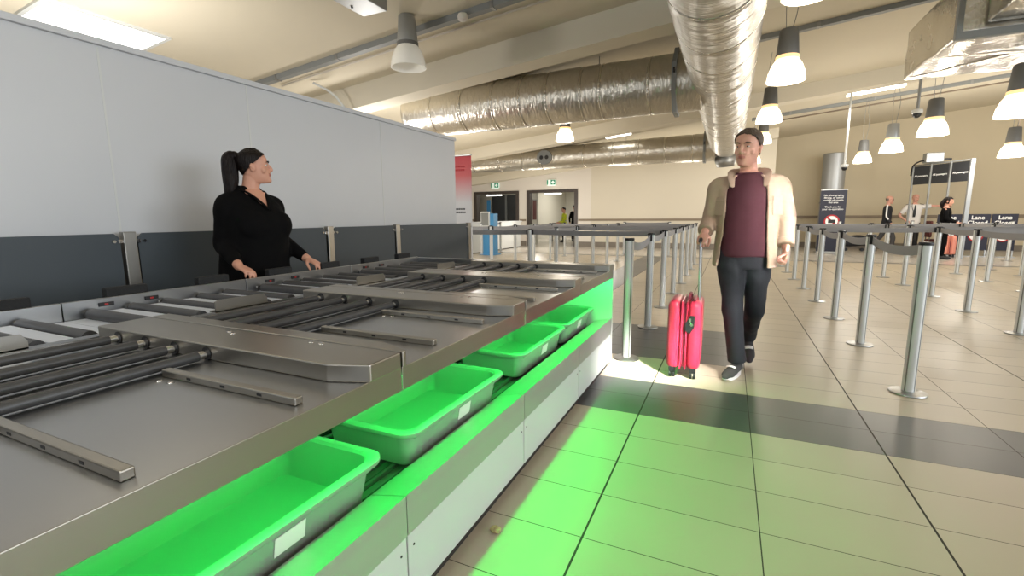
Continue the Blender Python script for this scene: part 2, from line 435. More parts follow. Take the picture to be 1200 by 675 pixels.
# skirting and dado rails
mb = MB()
for a, b in ((XL, D1[0]-.1), (D1[1]+.1, D2[0]-.1), (D2[1]+.1, 1.25)): mb.box(a, b, YB-.02, YB, 0, .2)
struct(mb, 'baseboard_back', M['skirt'])
mb = MB(); mb.box(1.25, XR, YR-.02, YR, 0, .2); struct(mb, 'baseboard_right', M['skirt'])
mb = MB()
for a, b in ((XL, D1[0]-.1), (D1[1]+.1, D2[0]-.1), (D2[1]+.1, 1.25)): mb.box(a, b, YB-.03, YB, 1.0, 1.08)
struct(mb, 'trim_4', M['rail'])
mb = MB(); mb.box(1.25, XR, YR-.03, YR, 1.05, 1.15); struct(mb, 'trim_5', M['rail'])
# door frames
for n, (a, b) in ((1, D1), (2, D2)):
    mb = MB(); mb.box(a-.06, a+.07, YB-.04, YB+.24, 0, DH+.08); mb.box(b-.07, b+.06, YB-.04, YB+.24, 0, DH+.08); mb.box(a+.07, b-.07, YB-.04, YB+.24, DH-.02, DH+.08)
    struct(mb, 'door_%d' % n, M['frame_dk'])
# rooms beyond the two openings
mb = MB(); mb.box(XL, -4.5, 27.0, 27.2, 0, 3.0); mb.box(-4.6, -4.4, YB+.2, 27.0, 0, 3.0); mb.box(-7.62, -7.5, YB+.24, 19.0, 0, 2.9); mb.box(-9.0, -8.9, 20.35, 27.0, 0, 2.9)
struct(mb, 'wall_beyond', M['room_grey'])
mb = MB(); mb.box(XL, -4.4, YB+.2, 27.2, 2.9, 3.1); struct(mb, 'ceiling_beyond', M['ceil'])
mb = MB(); mb.mi = 0; mb.box(XL, -9.0, 20.35, 20.5, 2.2, 2.9); mb.box(XL, -10.40, 20.35, 20.5, 0, 2.2)
mb.mi = 1
mb.box(-10.40, -9.72, 20.38, 20.46, 0, 2.2); mb.box(-9.62, -9.0, 20.38, 20.46, 0, 2.2)
mb.mi = 2; mb.box(-9.72, -9.62, 20.36, 20.48, 0, 2.2); mb.box(-10.45, -10.40, 20.36, 20.48, 0, 2.2)
struct(mb, 'door_3', [M['room_grey'], M['glass_dk'], M['grey_paint']])
area('back_room_fill', (-6.8, 23.5, 2.85), (-6.8, 23.5, 0), 2.4, 2.4, 170, (1, .95, .85))  # unseen area light, added to brighten the dark room beyond
area('lobby_fill', (-9.6, 19.0, 2.85), (-9.6, 19.0, 0), 1.2, .4, 34, (1, .95, .85))  # likewise added without a visible fitting, to lift the dark lobby

# white partition on the left
WX, WY1, WH = -3.6, 5.9, 2.28
mb = MB(); mb.box(WX-.10, WX, -1.6, WY1, 0, WH-.04)
mb.mi = 1
for y in (1.73, 4.33, 2.72): mb.box(WX, WX+.002, y-.006, y+.006, 0, WH-.05)
mb.mi = 0; mb.box(WX-.11, WX+.025, -1.6, WY1+.004, WH-.04, WH, .004)
struct(mb, 'wall_left', [M['wall_white'], M['white_panel']])

# ------------------------------------------------------------------ kick boards and their posts along the partition
PX = WX+.10
names = ['anthracite kick board at the left edge of the picture', 'anthracite kick board behind the woman in black',
         'anthracite kick board just right of the woman in black', 'anthracite kick board at the far end of the partition']
py = [-1.2, 1.72, 3.40, 4.42, 6.08]
for i in range(4):
    a, b = py[i]+.05, py[i+1]-.05
    t = thing('kick_board', names[i], 'kick board', (PX, (a+b)/2, 0), group='dark kick boards along the white partition')
    mb = MB()
    r = .03
    poly = [(a, .05), (b, .05), (b, 1.09-r), (b-r, 1.09), (a+r, 1.09), (a, 1.09-r)]
    mb.extr(poly, 0, PX-.012, PX+.004); mb.build('board', M['panel_dk'], t)
    for yy in (a+.035, b-.035):
        mb = MB(); mb.tube([(PX+.004, yy, 1.04), (PX+.016, yy, 1.04)], [.013, .010], 12); mb.build('fixing_bolt', M['chrome'], t, smooth=False)
pl = ['steel post between the first two kick boards, left of the woman', 'steel post between kick boards, right of the woman in black',
      'second steel post right of the woman in black', 'steel post ending the kick boards beside the red and white banner']
for i, yy in enumerate((1.72, 3.40, 4.42, 6.08)):
    t = thing('kick_board_post', pl[i], 'post', (PX, yy, 0), group='steel posts between the kick boards')
    mb = MB(); mb.box(PX-.03, PX+.02, yy-.036, yy+.036, 0, 1.10, .004); mb.build('upright', M['steel_dk'], t)
    mb = MB(); mb.box(PX-.03, PX+.03, yy-.06, yy+.06, 0, .012, .003); mb.build('foot_plate', M['steel_dk'], t)
    mb = MB(); mb.box(PX+.0045, PX+.012, yy-.062, yy+.062, 1.028, 1.052, .002); mb.build('clamp', M['chrome'], t)

# ================================================================== THE SECURITY TABLE
S, FX, BX, TP = .77, -.80, -2.62, .8645       # surface height, front plane, back rail, module length
JOINT = [.136, 1.0, 1.8645, 2.729]
mod_lbl = ['stainless steel tray table module nearest the camera, at the lower left', 'second stainless steel tray table module from the camera',
           'third stainless steel tray table module from the camera, in front of the woman', 'farthest stainless steel tray table module, ending beside the queue posts']
def tray_module(idx):
    L = TP
    t = thing('tray_table', mod_lbl[idx], 'tray table', (0, 0, 0), group='tray table modules in a row')
    e0, e1 = .002, L-.002
    # work surface: front bay sheet, conveyor bed at the back
    mb = MB()
    mb.box(-1.99, FX, e0, e1, S-.012, S)
    mb.box(-2.04, -1.99, e0, e1, S-.012, S+.004)
    mb.build('work_surface', M['steel'], t)
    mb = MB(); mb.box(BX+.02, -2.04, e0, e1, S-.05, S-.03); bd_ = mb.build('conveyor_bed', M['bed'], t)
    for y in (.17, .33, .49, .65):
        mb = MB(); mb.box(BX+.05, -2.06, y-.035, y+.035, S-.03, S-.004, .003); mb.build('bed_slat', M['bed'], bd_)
    # front fascia with folded lip
    mb = MB(); mb.box(FX, FX+.004, e0, e1, .706, S+.003, .0015); mb.build('front_fascia', M['steel_dk'], t)
    # divider covers (tapered tips) at both module ends; the gap between them is the joint
    top = S+.047
    mb = MB(); mb.prism([(-1.96, .700), (-.90, .700), (FX+.006, .738), (FX+.006, e1-.002), (-1.96, e1-.002)], S, top, .004)
    mb.build('divider_cover', M['steel_dk'], t)
    if idx < 3 or True:
        mb = MB(); mb.prism([(-1.96, e0+.002), (FX+.006, e0+.002), (FX+.006, .020), (-.915, .066), (-1.96, .066)], S, top, .003)
        mb.build('divider_cover', M['steel_dk'], t)
    # screws on the sheet and the covers
    mb = MB()
    for (x, y, z) in ((-1.10, L-.03, top), (-1.06, L-.03, top), (-1.16, .13, S), (-1.12, .14, S), (-1.45, L-.04, top), (-1.42, L-.05, top), (-1.30, .53, S), (-1.26, .535, S)):
        mb.lathe((x, y, z), [(.009, 0), (.008, .002), (.004, .0035)], 10)
    mb.build('screws', M['chrome'], t)['kind'] = 'stuff'
    # four thin rollers running along the table, each with end sleeves
    for x in (-1.835, -1.68, -1.527, -1.373):
        mb = MB(); mb.cyl((x, .100, S+.017), (x, .672, S+.017), .0145, 16); ro = mb.build('roller', M['rubber'], t); smooth_angle(ro)
        for a, b in ((.064, .100), (.672, .702)):
            mb = MB(); mb.cyl((x, a, S+.017), (x, b, S+.017), .0115, 14); smooth_angle(mb.build('roller_sleeve', M['chrome'], ro))
        for yy, d in ((.0668, .001), (.6985, .001)):
            mb = MB(); mb.cyl((x, yy-d, S+.019), (x, yy+d, S+.019), .02, 16); mb.build('roller_slot', M['black'], ro)
    # slide bars across the bay
    for y in (.237, .566):
        mb = MB(); mb.box(-1.335, -.845, y-.011, y+.011, S, S+.019, .003); b_ = mb.build('slide_bar', M['steel_dk'], t)
        mb = MB()
        for x in (-1.22, -1.09, -.96): mb.box(x-.008, x+.008, y-.0116, y-.0108, S+.006, S+.012)
        mb.build('bar_slot', M['black'], b_)
    # wide transverse rollers of the return conveyor
    for y in (.09, .255, .402, .577, .722):
        mb = MB(); mb.cyl((BX+.035, y, S-.012), (-2.07, y, S-.012), .026, 18); ro = mb.build('conveyor_roller', M['rubber'], t); smooth_angle(ro)
        mb = MB(); mb.cyl((BX+.012, y, S-.012), (BX+.035, y, S-.012), .014, 12); mb.cyl((-2.07, y, S-.012), (-2.042, y, S-.012), .014, 12)
        mb.build('roller_axle', M['chrome'], ro)
    # upright guide plate with chamfered end, bolted at its foot
    mb = MB(); mb.extr([(.285, S), (.54, S), (.54, S+.030), (.525, S+.052), (.30, S+.058), (.285, S+.05)], 0, -2.022, -2.016)
    mb.box(-2.06, -2.016, .285, .54, S+.004, S+.008)
    mb.build('guide_plate', M['steel_dk'], t)
    # back rail, outer shelf, sensor, stop pads
    mb = MB(); mb.box(BX-.012, BX+.006, e0, e1, S-.06, S+.05, .002); mb.build('back_rail', M['steel'], t)
    mb = MB(); mb.box(BX-.17, BX-.012, e0, e1, S+.012, S+.024, .003); mb.build('back_ledge', M['steel'], t)
    for y in (.265, .69):
        mb = MB(); mb.box(BX-.06, BX-.016, y-.088, y+.088, S+.025, S+.09, .006); mb.build('stop_pad', M['foam'], t)
    for y in (.35, .16):
        mb = MB(); mb.box(BX+.006, BX+.012, y-.03, y+.03, S+.012, S+.03, .001); sn = mb.build('sensor', M['black'], t)
        mb = MB(); mb.box(BX+.012, BX+.0135, y-.008, y+.006, S+.017, S+.025); mb.build('sensor_window', M['red_led'], sn)
    # bin shelf under the top: sloping front ledge, shelf bed with rollers, back and body
    mb = MB()
    mb.extr([(FX, .388), (FX, .262), (FX-.006, .262), (FX-.006, .382), (-.935, .352), (-.935, .322), (-.929, .322), (-.929, .358)], 1, e0, e1)
    mb.build('shelf_ledge', M['ledge'], t)
    mb = MB(); mb.box(-1.50, -.93, e0, e1, .300, .312); mb.build('bin_shelf', M['galv'], t)
    for k in range(9):
        x = -.965-.06*k
        mb = MB(); mb.cyl((x, .01, .318), (x, L-.01, .318), .012, 10); smooth_angle(mb.build('shelf_roller', M['rubber'], t))
    mb = MB(); mb.box(-1.54, -1.50, e0, e1, .05, S-.015); mb.box(-1.50, -.83, e0, e1, .744, .756); mb.box(BX-.16, BX-.14, e0, e1, .05, S+.012)
    mb.build('inner_panel', M['white_panel'], t)
    # lower front panel, screws, toe kick
    mb = MB(); mb.box(FX-.018, FX-.003, e0+.001, e1-.001, .045, .262, .002); pn = mb.build('front_panel', M['white_panel'], t)
    mb = MB()
    for y in (.03, L-.03):
        mb.cyl((FX-.004, y, .215), (FX-.0015, y, .215), .004, 10)
    mb.build('panel_screw', M['black'], pn)
    mb = MB(); mb.box(FX-.06, FX-.022, e0, e1, 0, .05); mb.build('toe_kick', M['kick'], t)
    # green strip lamp tucked under the top
    mb = MB(); mb.box(-.882, -.868, .004, L-.004, .736, .743); mb.build('strip_lamp', M['green_led'], t)
    return t
for i, j in enumerate(JOINT):
    t = tray_module(i); t.location = (0, j, 0)
    for ch in t.children: pass
# end panel and raised end rail at the far end of the table
t4 = [o for o in bpy.data.objects if o.name.startswith('tray_table') and abs(o.location.y-JOINT[3]) < 1e-4][0]
YE = JOINT[3]+TP
mb = MB(); mb.box(-1.54, FX+.004, YE, YE+.025, .02, S, .002); mb.build('end_panel', M['white_panel'], t4)
t1 = [o for o in bpy.data.objects if o.name.startswith('tray_table') and abs(o.location.y-JOINT[0]) < 1e-4][0]
mb = MB(); mb.box(-2.79, FX+.004, JOINT[0]-.024, JOINT[0], .02, S, .002); mb.build('end_panel', M['white_panel'], t1)
mb = MB(); mb.box(-2.63, FX+.004, YE-.004, YE+.030, S, .812, .003); mb.build('end_rail', M['steel'], t4)
mb = MB(); mb.box(-2.79, -1.54, YE, YE+.02, .02, S, .002); mb.build('end_skirt', M['steel_dk'], t4)

# ------------------------------------------------------------------ grey trays on the green-lit shelf
def make_bin(name, label):
    t = thing(name, label, 'storage bin', (0, 0, 0), group='grey trays on the green lit shelf')
    def rr(x0, x1, y0, y1, r, z, k=5):
        out = []
        for cx, cy, a in ((x1-r, y1-r, 0), (x0+r, y1-r, 90), (x0+r, y0+r, 180), (x1-r, y0+r, 270)):
            for i in range(k+1):
                an = math.radians(a+90*i/k); out.append((cx+r*math.cos(an), cy+r*math.sin(an), z))
        return out
    LY, LXx, Hh = .735, .45, .145
    def ring(ins, z, r): return rr(-LXx+ins, -ins, ins, LY-ins, r, z)
    prof = [(.060, 0, .03), (.050, .004, .035), (.032, .10, .045), (.030, Hh-.022, .05), (.004, Hh-.020, .055), (.0, Hh-.014, .058), (.0, Hh-.004, .058),
            (.006, Hh, .055), (.026, Hh, .05), (.034, Hh-.008, .048), (.036, .10, .045), (.054, .010, .035), (.064, .006, .03)]
    mb = MB(); rings = []
    for ins, z, r in prof: rings.append([mb.bm.verts.new(p) for p in ring(ins, z, r)])
    for a, b in zip(rings, rings[1:]): mb.bridge(a, b)
    mb.cap(rings[0], True); mb.cap(rings[-1])
    smooth_angle(mb.build('tray_body', M['bin'], t), 40)
    mb = MB(); mb.extr([(.36, .046), (.45, .046), (.45, .098), (.36, .098)], 0, 0, .002)
    lb = mb.build('paper_label', M['label'], t)
    for v in lb.data.vertices: v.co.x += -(.05-.1875*(v.co.z-.004))+.0005
    for yy in (.10, .63):
        mb = MB(); mb.box(-.034, -.016, yy-.05, yy+.05, Hh-.034, Hh-.019, .004); mb.build('rim_clip', M['bin'], t)
    return t
b0 = make_bin('storage_bin', 'grey tray on the shelf nearest the camera, at the lower left')
b0.location = (-.905, .32, .328)
for (x, y), lb in zip(((-.905, 1.165), (-.925, 2.14), (-.925, 2.885)), ('grey tray, second along the shelf from the camera', 'grey tray, third along the shelf from the camera', 'grey tray farthest along the shelf, against the end panel')):
    n = dup(b0, (x, y, .328), 0, lb)
    if y > 2.8: n.scale = (1, .93, 1)
# crumb on the floor
t = thing('dry_leaf', 'small crumpled tan scrap on the tiles beside the white table panel', 'scrap', (-.735, 1.44, 0))
mb = MB(); mb.ell((-.735, 1.44, .012), (.022, .018, .012), 9, 6)
for v in mb.bm.verts: v.co += Vector((noise.noise(v.co*60), noise.noise(v.co*60+Vector((9, 0, 0))), .4*noise.noise(v.co*50)))*.009
for v in mb.bm.verts: v.co.z = max(v.co.z, .001)
mb.build('crumpled_scrap', M['paper'], t, smooth=False)

# ================================================================== CEILING SERVICES
def duct_disp(axis, seed, amp=.006):
    def f(p):
        return amp*noise.noise(Vector((p.x*7+seed, p.y*7, p.z*7)))+amp*.5*noise.noise(Vector((p.x*19, p.y*19+seed, p.z*19)))
    return f
def foil_tube(name, a, b, r0, r1, parent, seams, n=48, seg=110, amp=.006, m='foil', fq=(6, 6, 6)):
    # lagging laid in overlapping wraps: slightly swollen between the taped seams
    a, b = Vector(a), Vector(b); t = (b-a).normalized(); X = t.orthogonal().normalized(); Y = t.cross(X)
    if abs(t.z) < .9: X = t.cross(Vector((0, 0, 1))).normalized(); Y = X.cross(t)
    mb = MB(); rings = []
    for i in range(seg+1):
        f = i/seg; c = a.lerp(b, f); r = r0+(r1-r0)*f
        d = min(abs(f-s) for s in seams)*(b-a).length
        r -= .012*math.exp(-(d/.03)**2)
        ring = []
        for k in range(n):
            an = 2*PI*k/n; dirv = X*math.cos(an)+Y*math.sin(an); p = c+dirv*r
            q = Vector((p.x*fq[0], p.y*fq[1], p.z*fq[2]))
            dd = amp*noise.noise(q)+amp*.7*noise.noise(q*3.1)
            ring.append(mb.bm.verts.new(p+dirv*dd))
        rings.append(ring)
    for u, v in zip(rings, rings[1:]): mb.bridge(u, v)
    mb.cap(rings[0], True); mb.cap(rings[-1])
    return mb.build(name, M[m], parent, smooth=True)
def seam_ring(c, t, r, wd, parent, m='foil_tape', name='seam_tape', n=40):
    t = Vector(t).normalized(); X = t.orthogonal().normalized(); Y = t.cross(X); c = Vector(c)
    mb = MB(); rings = []
    for s, rr in ((-wd, r-.004), (-wd*.8, r+.003), (0, r+.005), (wd*.8, r+.003), (wd, r-.004)):
        ring = []
        for k in range(n):
            an = 2*PI*k/n; dv = X*math.cos(an)+Y*math.sin(an)
            ring.append(mb.bm.verts.new(c+t*(s+.006*noise.noise(Vector((k*.7, c.x*3, c.y*3))))+dv*(rr+.006*noise.noise(Vector((k*.9, c.x*5, s*40))))))
        rings.append(ring)
    for u, v in zip(rings, rings[1:]): mb.bridge(u, v)
    mb.bridge(rings[-1], rings[0])
    return mb.build(name, M[m], parent, smooth=True)
DZ, DX = 3.12, -.21
dt = thing('main_air_duct', 'wide foil-lagged round duct running away overhead toward the back wall', 'air duct', (DX, 2.4, DZ))
sm = [.03, .10, .17, .24, .30, .37, .44, .50, .55, .61, .68, .76, .84, .92]
foil_tube('lagging', (DX, 2.2, DZ), (DX, 14.6, DZ-.02), .405, .395, dt, sm, n=64, seg=460, amp=.009, m='foil_main', fq=(2.6, 9, 2.6))
for s in (.17, .24, .30, .37, .44, .50, .61, .68, .84):
    seam_ring((DX, 2.2+12.4*s, DZ), (0, 1, 0), .402, .022, dt)
mb = MB(); mb.lathe((0, 0, 0), [(.405, 0), (.40, .05), (.36, .11), (.2, .15), (.05, .155)], 40)
mb.bm.transform(Matrix.Translation((DX, 14.58, DZ-.02)) @ Matrix.Rotation(-PI/2, 4, 'X'))
mb.build('end_cap', M['foil'], dt, smooth=True)
mb = MB(); mb.tube([(DX, 14.3, DZ-.36), (DX+.02, 14.35, DZ-.62)], [.30, .22], 24); mb.build('outlet_neck', M['galv'], dt, smooth=True)
for yy in (4.3, 8.9, 12.9):
    mb = MB(); mb.cyl((DX-.3, yy, DZ+.2), (DX-.3, yy, zc(DX-.3)), .005, 6); mb.cyl((DX+.3, yy, DZ+.2), (DX+.3, yy, zc(DX+.3)), .005, 6); mb.build('hanger_rod', M['galv'], dt)
def branch(name, label, y, z0, z1, x0, r0, r1, seams, xflange, n=120):
    t = thing(name, label, 'air duct', (DX-.4, y, z1))
    foil_tube('lagging', (x0, y, z0), (DX-.25, y, z1), r0, r1, t, seams, seg=n*2, amp=.006, m='foil_branch', fq=(9, 4, 4))
    Lx = DX-.25-x0
    for s in seams: seam_ring((x0+Lx*s, y, z0+(z1-z0)*s), (1, 0, 0), r0+(r1-r0)*s-.004, .020, t)
    # angle-iron joint flange next to the main duct
    zz = z0+(z1-z0)*(xflange-x0)/Lx; R = r1+.055
    mb = MB(); k = 8; pts = []
    for q in range(k): pts.append((R*1.03*math.cos(2*PI*(q+.5)/k), R*1.03*math.sin(2*PI*(q+.5)/k)))
    a = []; b = []
    for (u, v) in pts:
        a.append(mb.bm.verts.new((xflange-.03, y+u, zz+v))); b.append(mb.bm.verts.new((xflange+.03, y+u, zz+v)))
    c_ = [mb.bm.verts.new((xflange-.03, y+u*.86, zz+v*.86)) for u, v in pts]; d_ = [mb.bm.verts.new((xflange+.03, y+u*.86, zz+v*.86)) for u, v in pts]
    for i in range(k):
        j = (i+1) % k
        mb.bm.faces.new((a[i], a[j], b[j], b[i])); mb.bm.faces.new((a[j], a[i], c_[i], c_[j])); mb.bm.faces.new((b[i], b[j], d_[j], d_[i])); mb.bm.faces.new((c_[j], c_[i], d_[i], d_[j]))
    fl = mb.build('joint_flange', M['grey_paint'], t)
    mb = MB(); mb.cyl((xflange-.01, y-R*.99, zz+.07), (xflange+.01, y-R*.99-.0, zz+.07), .035, 14); mb.build('flange_bolt', M['black'], fl)
    for xx in (x0+Lx*.3, x0+Lx*.7):
        zz = z0+(z1-z0)*(xx-x0)/Lx
        mb = MB(); mb.cyl((xx, y, zz+r0-.02), (xx, y, zc(xx)), .006, 6); mb.build('hanger_rod', M['galv'], t)
    return t
br1 = branch('branch_duct', 'larger foil-lagged branch duct crossing above the partition, nearer the camera', 7.45, 3.03, 3.06, -5.4, .395, .40, [.12, .24, .36, .46, .55, .66, .72, .86], -.80)
mb = MB(); mb.lathe((-3.42, 7.45, 3.40), [(.12, 0), (.13, .03), (.13, .12), (.11, .14)], 20); smooth_angle(mb.build('access_cap', M['grey_paint'], br1))
br2 = branch('branch_duct', 'narrower foil-lagged branch duct near the back wall, above the doors', 14.1, 2.94, 3.0, -8.4, .30, .37, [.08, .2, .3, .38, .55, .66, .75, .84, .93], -.72)
mb = MB()
def on2(x): return 2.94+(3.0-2.94)*(x+8.4)/7.94
mb.tube([(-5.22, 14.1-.27, 2.96), (-5.22, 14.1-.40, 2.95)], [(.24, .21), (.24, .21)], 24, side=(1, 0, 0)); vt = mb.build('vent_collar', M['grey_paint'], br2, smooth=False)
mb = MB()
for sx in (-.085, .085): mb.cyl((-5.22+sx, 14.1-.402, 2.95), (-5.22+sx, 14.1-.41, 2.95), .06, 14)
mb.build('vent_nozzle', M['black'], vt)
# foil-faced rectangular duct, upper right
rd = thing('rectangular_duct', 'foil-faced rectangular duct box hanging at the upper right', 'air duct', (3.5, 7.1, 2.9))
mb = MB(); mb.box(1.95, 6.4, 6.32, 8.0, 2.9, 3.5, .02)
bmesh.ops.subdivide_edges(mb.bm, edges=mb.bm.edges[:], cuts=14, use_grid_fill=True)
for v in mb.bm.verts: v.co += Vector((noise.noise(v.co*3.1), noise.noise(v.co*3.1+Vector((5, 0, 0))), noise.noise(v.co*3.1+Vector((0, 7, 0)))*1.3))*.012
mb.build('duct_box', M['foil'], rd, smooth=True)
mb = MB(); mb.box(1.90, 6.4, 6.26, 6.32, 2.86, 2.93, .004); mb.box(1.90, 1.95, 6.26, 6.32, 2.93, 3.55, .004); mb.build('angle_flange', M['grey_paint'], rd)
mb = MB(); mb.box(2.12, 6.2, 4.6, 6.27, 2.98, 3.46, .02)
bmesh.ops.subdivide_edges(mb.bm, edges=mb.bm.edges[:], cuts=12, use_grid_fill=True)
for v in mb.bm.verts: v.co += Vector((noise.noise(v.co*3.7), noise.noise(v.co*3.7+Vector((5, 0, 0))), noise.noise(v.co*3.7+Vector((0, 7, 0)))))*.012
mb.build('duct_section', M['foil'], rd, smooth=True)
mb = MB(); mb.tube([(2.0, 7.9, 2.897), (3.0, 6.9, 2.894), (3.6, 6.5, 2.897)], [(.05, .004)]*3, 8, sub=3, side=(.7, .7, 0)); mb.tube([(2.05, 7.0, 2.895), (4.2, 7.35, 2.895), (6.2, 7.2, 2.895)], [(.05, .004)]*3, 8, sub=3, side=(0, 1, 0)); mb.build('foil_tape_strip', M['foil_tape'], rd)
for xx, yy in ((2.3, 6.6), (2.3, 7.8), (5.5, 6.6), (5.5, 7.8)):
    mb = MB(); mb.cyl((xx, yy, 3.5), (xx, yy, zc(xx)), .006, 6); mb.build('hanger_rod', M['galv'], rd)

# conduits across the ceiling
def conduit(label, y, xa, xb, wd, h, m, drop=0.0):
    t = thing('ceiling_trunking', label, 'trunking', ((xa+xb)/2, y, zc((xa+xb)/2)-h))
    mb = MB(); mb.extr([(xa, zc(xa)-h-drop), (xb, zc(xb)-h-drop), (xb, zc(xb)-drop-.001), (xa, zc(xa)-drop-.001)], 1, y-wd/2, y+wd/2); mb.build('channel', M[m], t)
    n = 5
    mb = MB()
    for k in range(n):
        x = xa+(xb-xa)*(k+.5)/n; mb.box(x-.02, x+.02, y-wd/2-.004, y+wd/2+.004, zc(x)-h-drop-.004, zc(x)+.0)
    mb.build('saddle_clip', M['galv'], t)
    return t
conduit('grey ceiling trunking over the white partition, with a thin conduit beside it', 5.0, -6.5, -.8, .09, .07, 'grey_paint')
mb = MB(); mb.tube([(x, 5.28, zc(x)-.02) for x in (-6.2, -4, -1.2)], .013, 8); tag(mb.build('ceiling_conduit', M['cream_lt']), 'thin pale conduit on the ceiling behind the grey trunking', 'conduit')
conduit('grey ceiling trunking right of the main duct, above the nearer lamps', 8.3, .15, 8.5, .10, .07, 'grey_paint')
conduit('slim grey trunking on the far right ceiling, beyond the strip light', 15.0, .4, 9.5, .09, .08, 'grey_paint')
mb = MB(); mb.tube([(x, 16.0, zc(x)-.02) for x in (.6, 4, 9.5)], .02, 8); tag(mb.build('ceiling_conduit', M['rail']), 'thin brown conduit on the ceiling nearest the far right wall', 'conduit')
mb = MB(); mb.tube([(-5.75, 5.45, 3.17), (-5.55, 5.7, 3.0), (-5.35, 5.9, 2.55)], .018, 10, sub=3); tag(mb.build('white_pipe', M['white_panel'], smooth=True), 'short white diagonal pipe just above the partition edge', 'pipe')
# strip lights
def strip_light(label, x0, x1, y, drop=.05):
    t = thing('strip_light', label, 'light', ((x0+x1)/2, y, zc((x0+x1)/2)-drop))
    h = .05
    def sl(mb, d0, d1, wd): mb.extr([(x0, zc(x0)-d1), (x1, zc(x1)-d1), (x1, zc(x1)-d0), (x0, zc(x0)-d0-.004)], 1, y-wd, y+wd)
    mb = MB(); sl(mb, .0, drop, .06); mb.build('batten', M['white_panel'], t)
    mb = MB(); sl(mb, drop, drop+.05, .085); mb.build('diffuser', M['tube_on'], t)
strip_light('lit strip light on the sloping ceiling beside the rectangular duct', 2.33, 3.4, 13.75)
strip_light('lit strip light glimpsed between the two branch ducts', -3.3, -2.62, 13.6)
t = thing('light_panel', 'large bright square light panel above the left end of the partition', 'light', (-6.13, 2.97, 3.1))
mb = MB(); mb.extr([(-6.42, zc(-6.42)-.02), (-5.85, zc(-5.85)-.02), (-5.85, zc(-5.85)-.002), (-6.42, zc(-6.42)-.002)], 1, 2.45, 3.48); mb.build('diffuser', M['panel_on'], t)
mb = MB()
for (xa, xb, ya, yb) in ((-6.46, -5.81, 2.41, 2.45), (-6.46, -5.81, 3.48, 3.52), (-6.46, -6.42, 2.45, 3.48), (-5.85, -5.81, 2.45, 3.48)):
    mb.extr([(xa, zc(xa)-.026), (xb, zc(xb)-.026), (xb, zc(xb)), (xa, zc(xa))], 1, ya, yb)
mb.build('frame', M['white_panel'], t)
area('light_panel_glow', (-6.13, 2.97, 3.08), (-5.9, 2.97, 0), .55, 1.0, 60, (1, .98, .94))
# grey fitting hung from the ceiling, top centre-left
t = thing('ceiling_box', 'pale grey box fixed to the ceiling beside the unlit pendant lamp', 'box', (-3.27, 3.75, 3.15))
mb = MB(); mb.prism([(-3.42, 3.5), (-3.12, 3.5), (-3.12, 3.94), (-3.42, 3.94)], 3.15, 3.44, .008); mb.build('housing', M['lamp_house_lt'], t)
mb = MB(); mb.lathe((-3.36, 3.72, 3.140), [(.012, 0), (.012, .012)], 10); mb.build('indicator', M['black'], t)
t = thing('smoke_detector', 'small round detector on the grey trunking beside the unlit lamp', 'detector', (-2.9, 4.9, 3.40))
mb = MB(); mb.lathe((-2.86, 4.93, 3.36), [(.03, 0), (.055, .015), (.06, .05), (.05, .075)], 20); smooth_angle(mb.build('detector_head', M['cream_lt'], t))

# ------------------------------------------------------------------ pendant lamps
def lamp(label, p, lit, house='lamp_house', power=26, zt=None):
    x, y, z = p        # z is the middle of the glass
    t = thing('pendant_lamp', label, 'pendant lamp', (x, y, z), group='bell-shaped pendant lamps')
    mb = MB(); mb.lathe((x, y, z), [(.118, .105), (.155, .05), (.185, -.03), (.198, -.11), (.200, -.125), (.192, -.125), (.190, -.11), (.177, -.03), (.147, .05), (.112, .10)], 36)
    sh = mb.build('shade', M['lamp_on' if lit else 'lamp_off'], t); smooth_angle(sh)
    mb = MB(); mb.lathe((x, y, z), [(.112, .104), (.122, .11), (.120, .145), (.112, .15)], 30); smooth_angle(mb.build('collar', M['lamp_gap' if lit else 'lamp_house'], t))
    mb = MB(); mb.lathe((x, y, z), [(.114, .148), (.116, .16), (.094, .42), (.085, .432), (.03, .436)], 30); smooth_angle(mb.build('housing', M[house], t))
    zt = zt or zc(x)
    mb = MB(); mb.tube([(x-.03, y, z+.43), (x-.045, y, (z+.43)*.5+zt*.5), (x-.02, y, zt)], .004, 6, sub=5); mb.build('suspension_cable', M['galv'], t)
    mb = MB(); mb.tube([(x+.03, y, z+.43), (x+.07, y+.01, (z+.43)*.6+zt*.4), (x+.02, y, (z+.43)*.3+zt*.7), (x+.05, y, zt)], .004, 6, sub=6); mb.build('flex', M['grey_paint'], t)
    if lit:
        l = bpy.data.lights.new('lamp_bulb', 'POINT'); l.energy = power*1.35; l.color = WARM; l.shadow_soft_size = .14
        o = bpy.data.objects.new('lamp_bulb', l); COL.objects.link(o); o.location = (0, 0, -.28); o.parent = t
    return t
lamp('unlit pendant lamp with a silver housing above the white partition', (-3.45, 4.69, 3.0), False, 'lamp_house_lt')
lamp('lit pendant lamp nearest the main duct, high on its right', (.49, 6.47, 2.82), True, power=9)
lamp('lit pendant lamp, second back along the right side of the main duct', (.50, 9.25, 2.84), True, power=9)
lamp("lit pendant lamp just right of the walking man's head", (.62, 13.3, 3.03), True, power=12)
lamp("lit pendant lamp lowest behind the walking man's head", (.55, 16.3, 2.86), True)
lamp('lit pendant lamp cut by the top edge, above the nearest right-hand lamp', (.50, 5.1, 3.19), True, power=4)
lamp('lit pendant lamp below the foil box, left of the rectangular duct corner', (2.85, 9.83, 2.54), True, power=20)
lamp('lit pendant lamp with a pale blue-grey housing above the staff in white', (2.91, 12.21, 2.56), True, 'lamp_house_lt')
lamp('lit pendant lamp nearest the grey cylinder above the navy banner', (2.97, 14.84, 2.60), True)
lamp('lit pendant lamp at the right edge, under the rectangular duct', (2.86, 7.34, 2.38), True, zt=2.9, power=10)
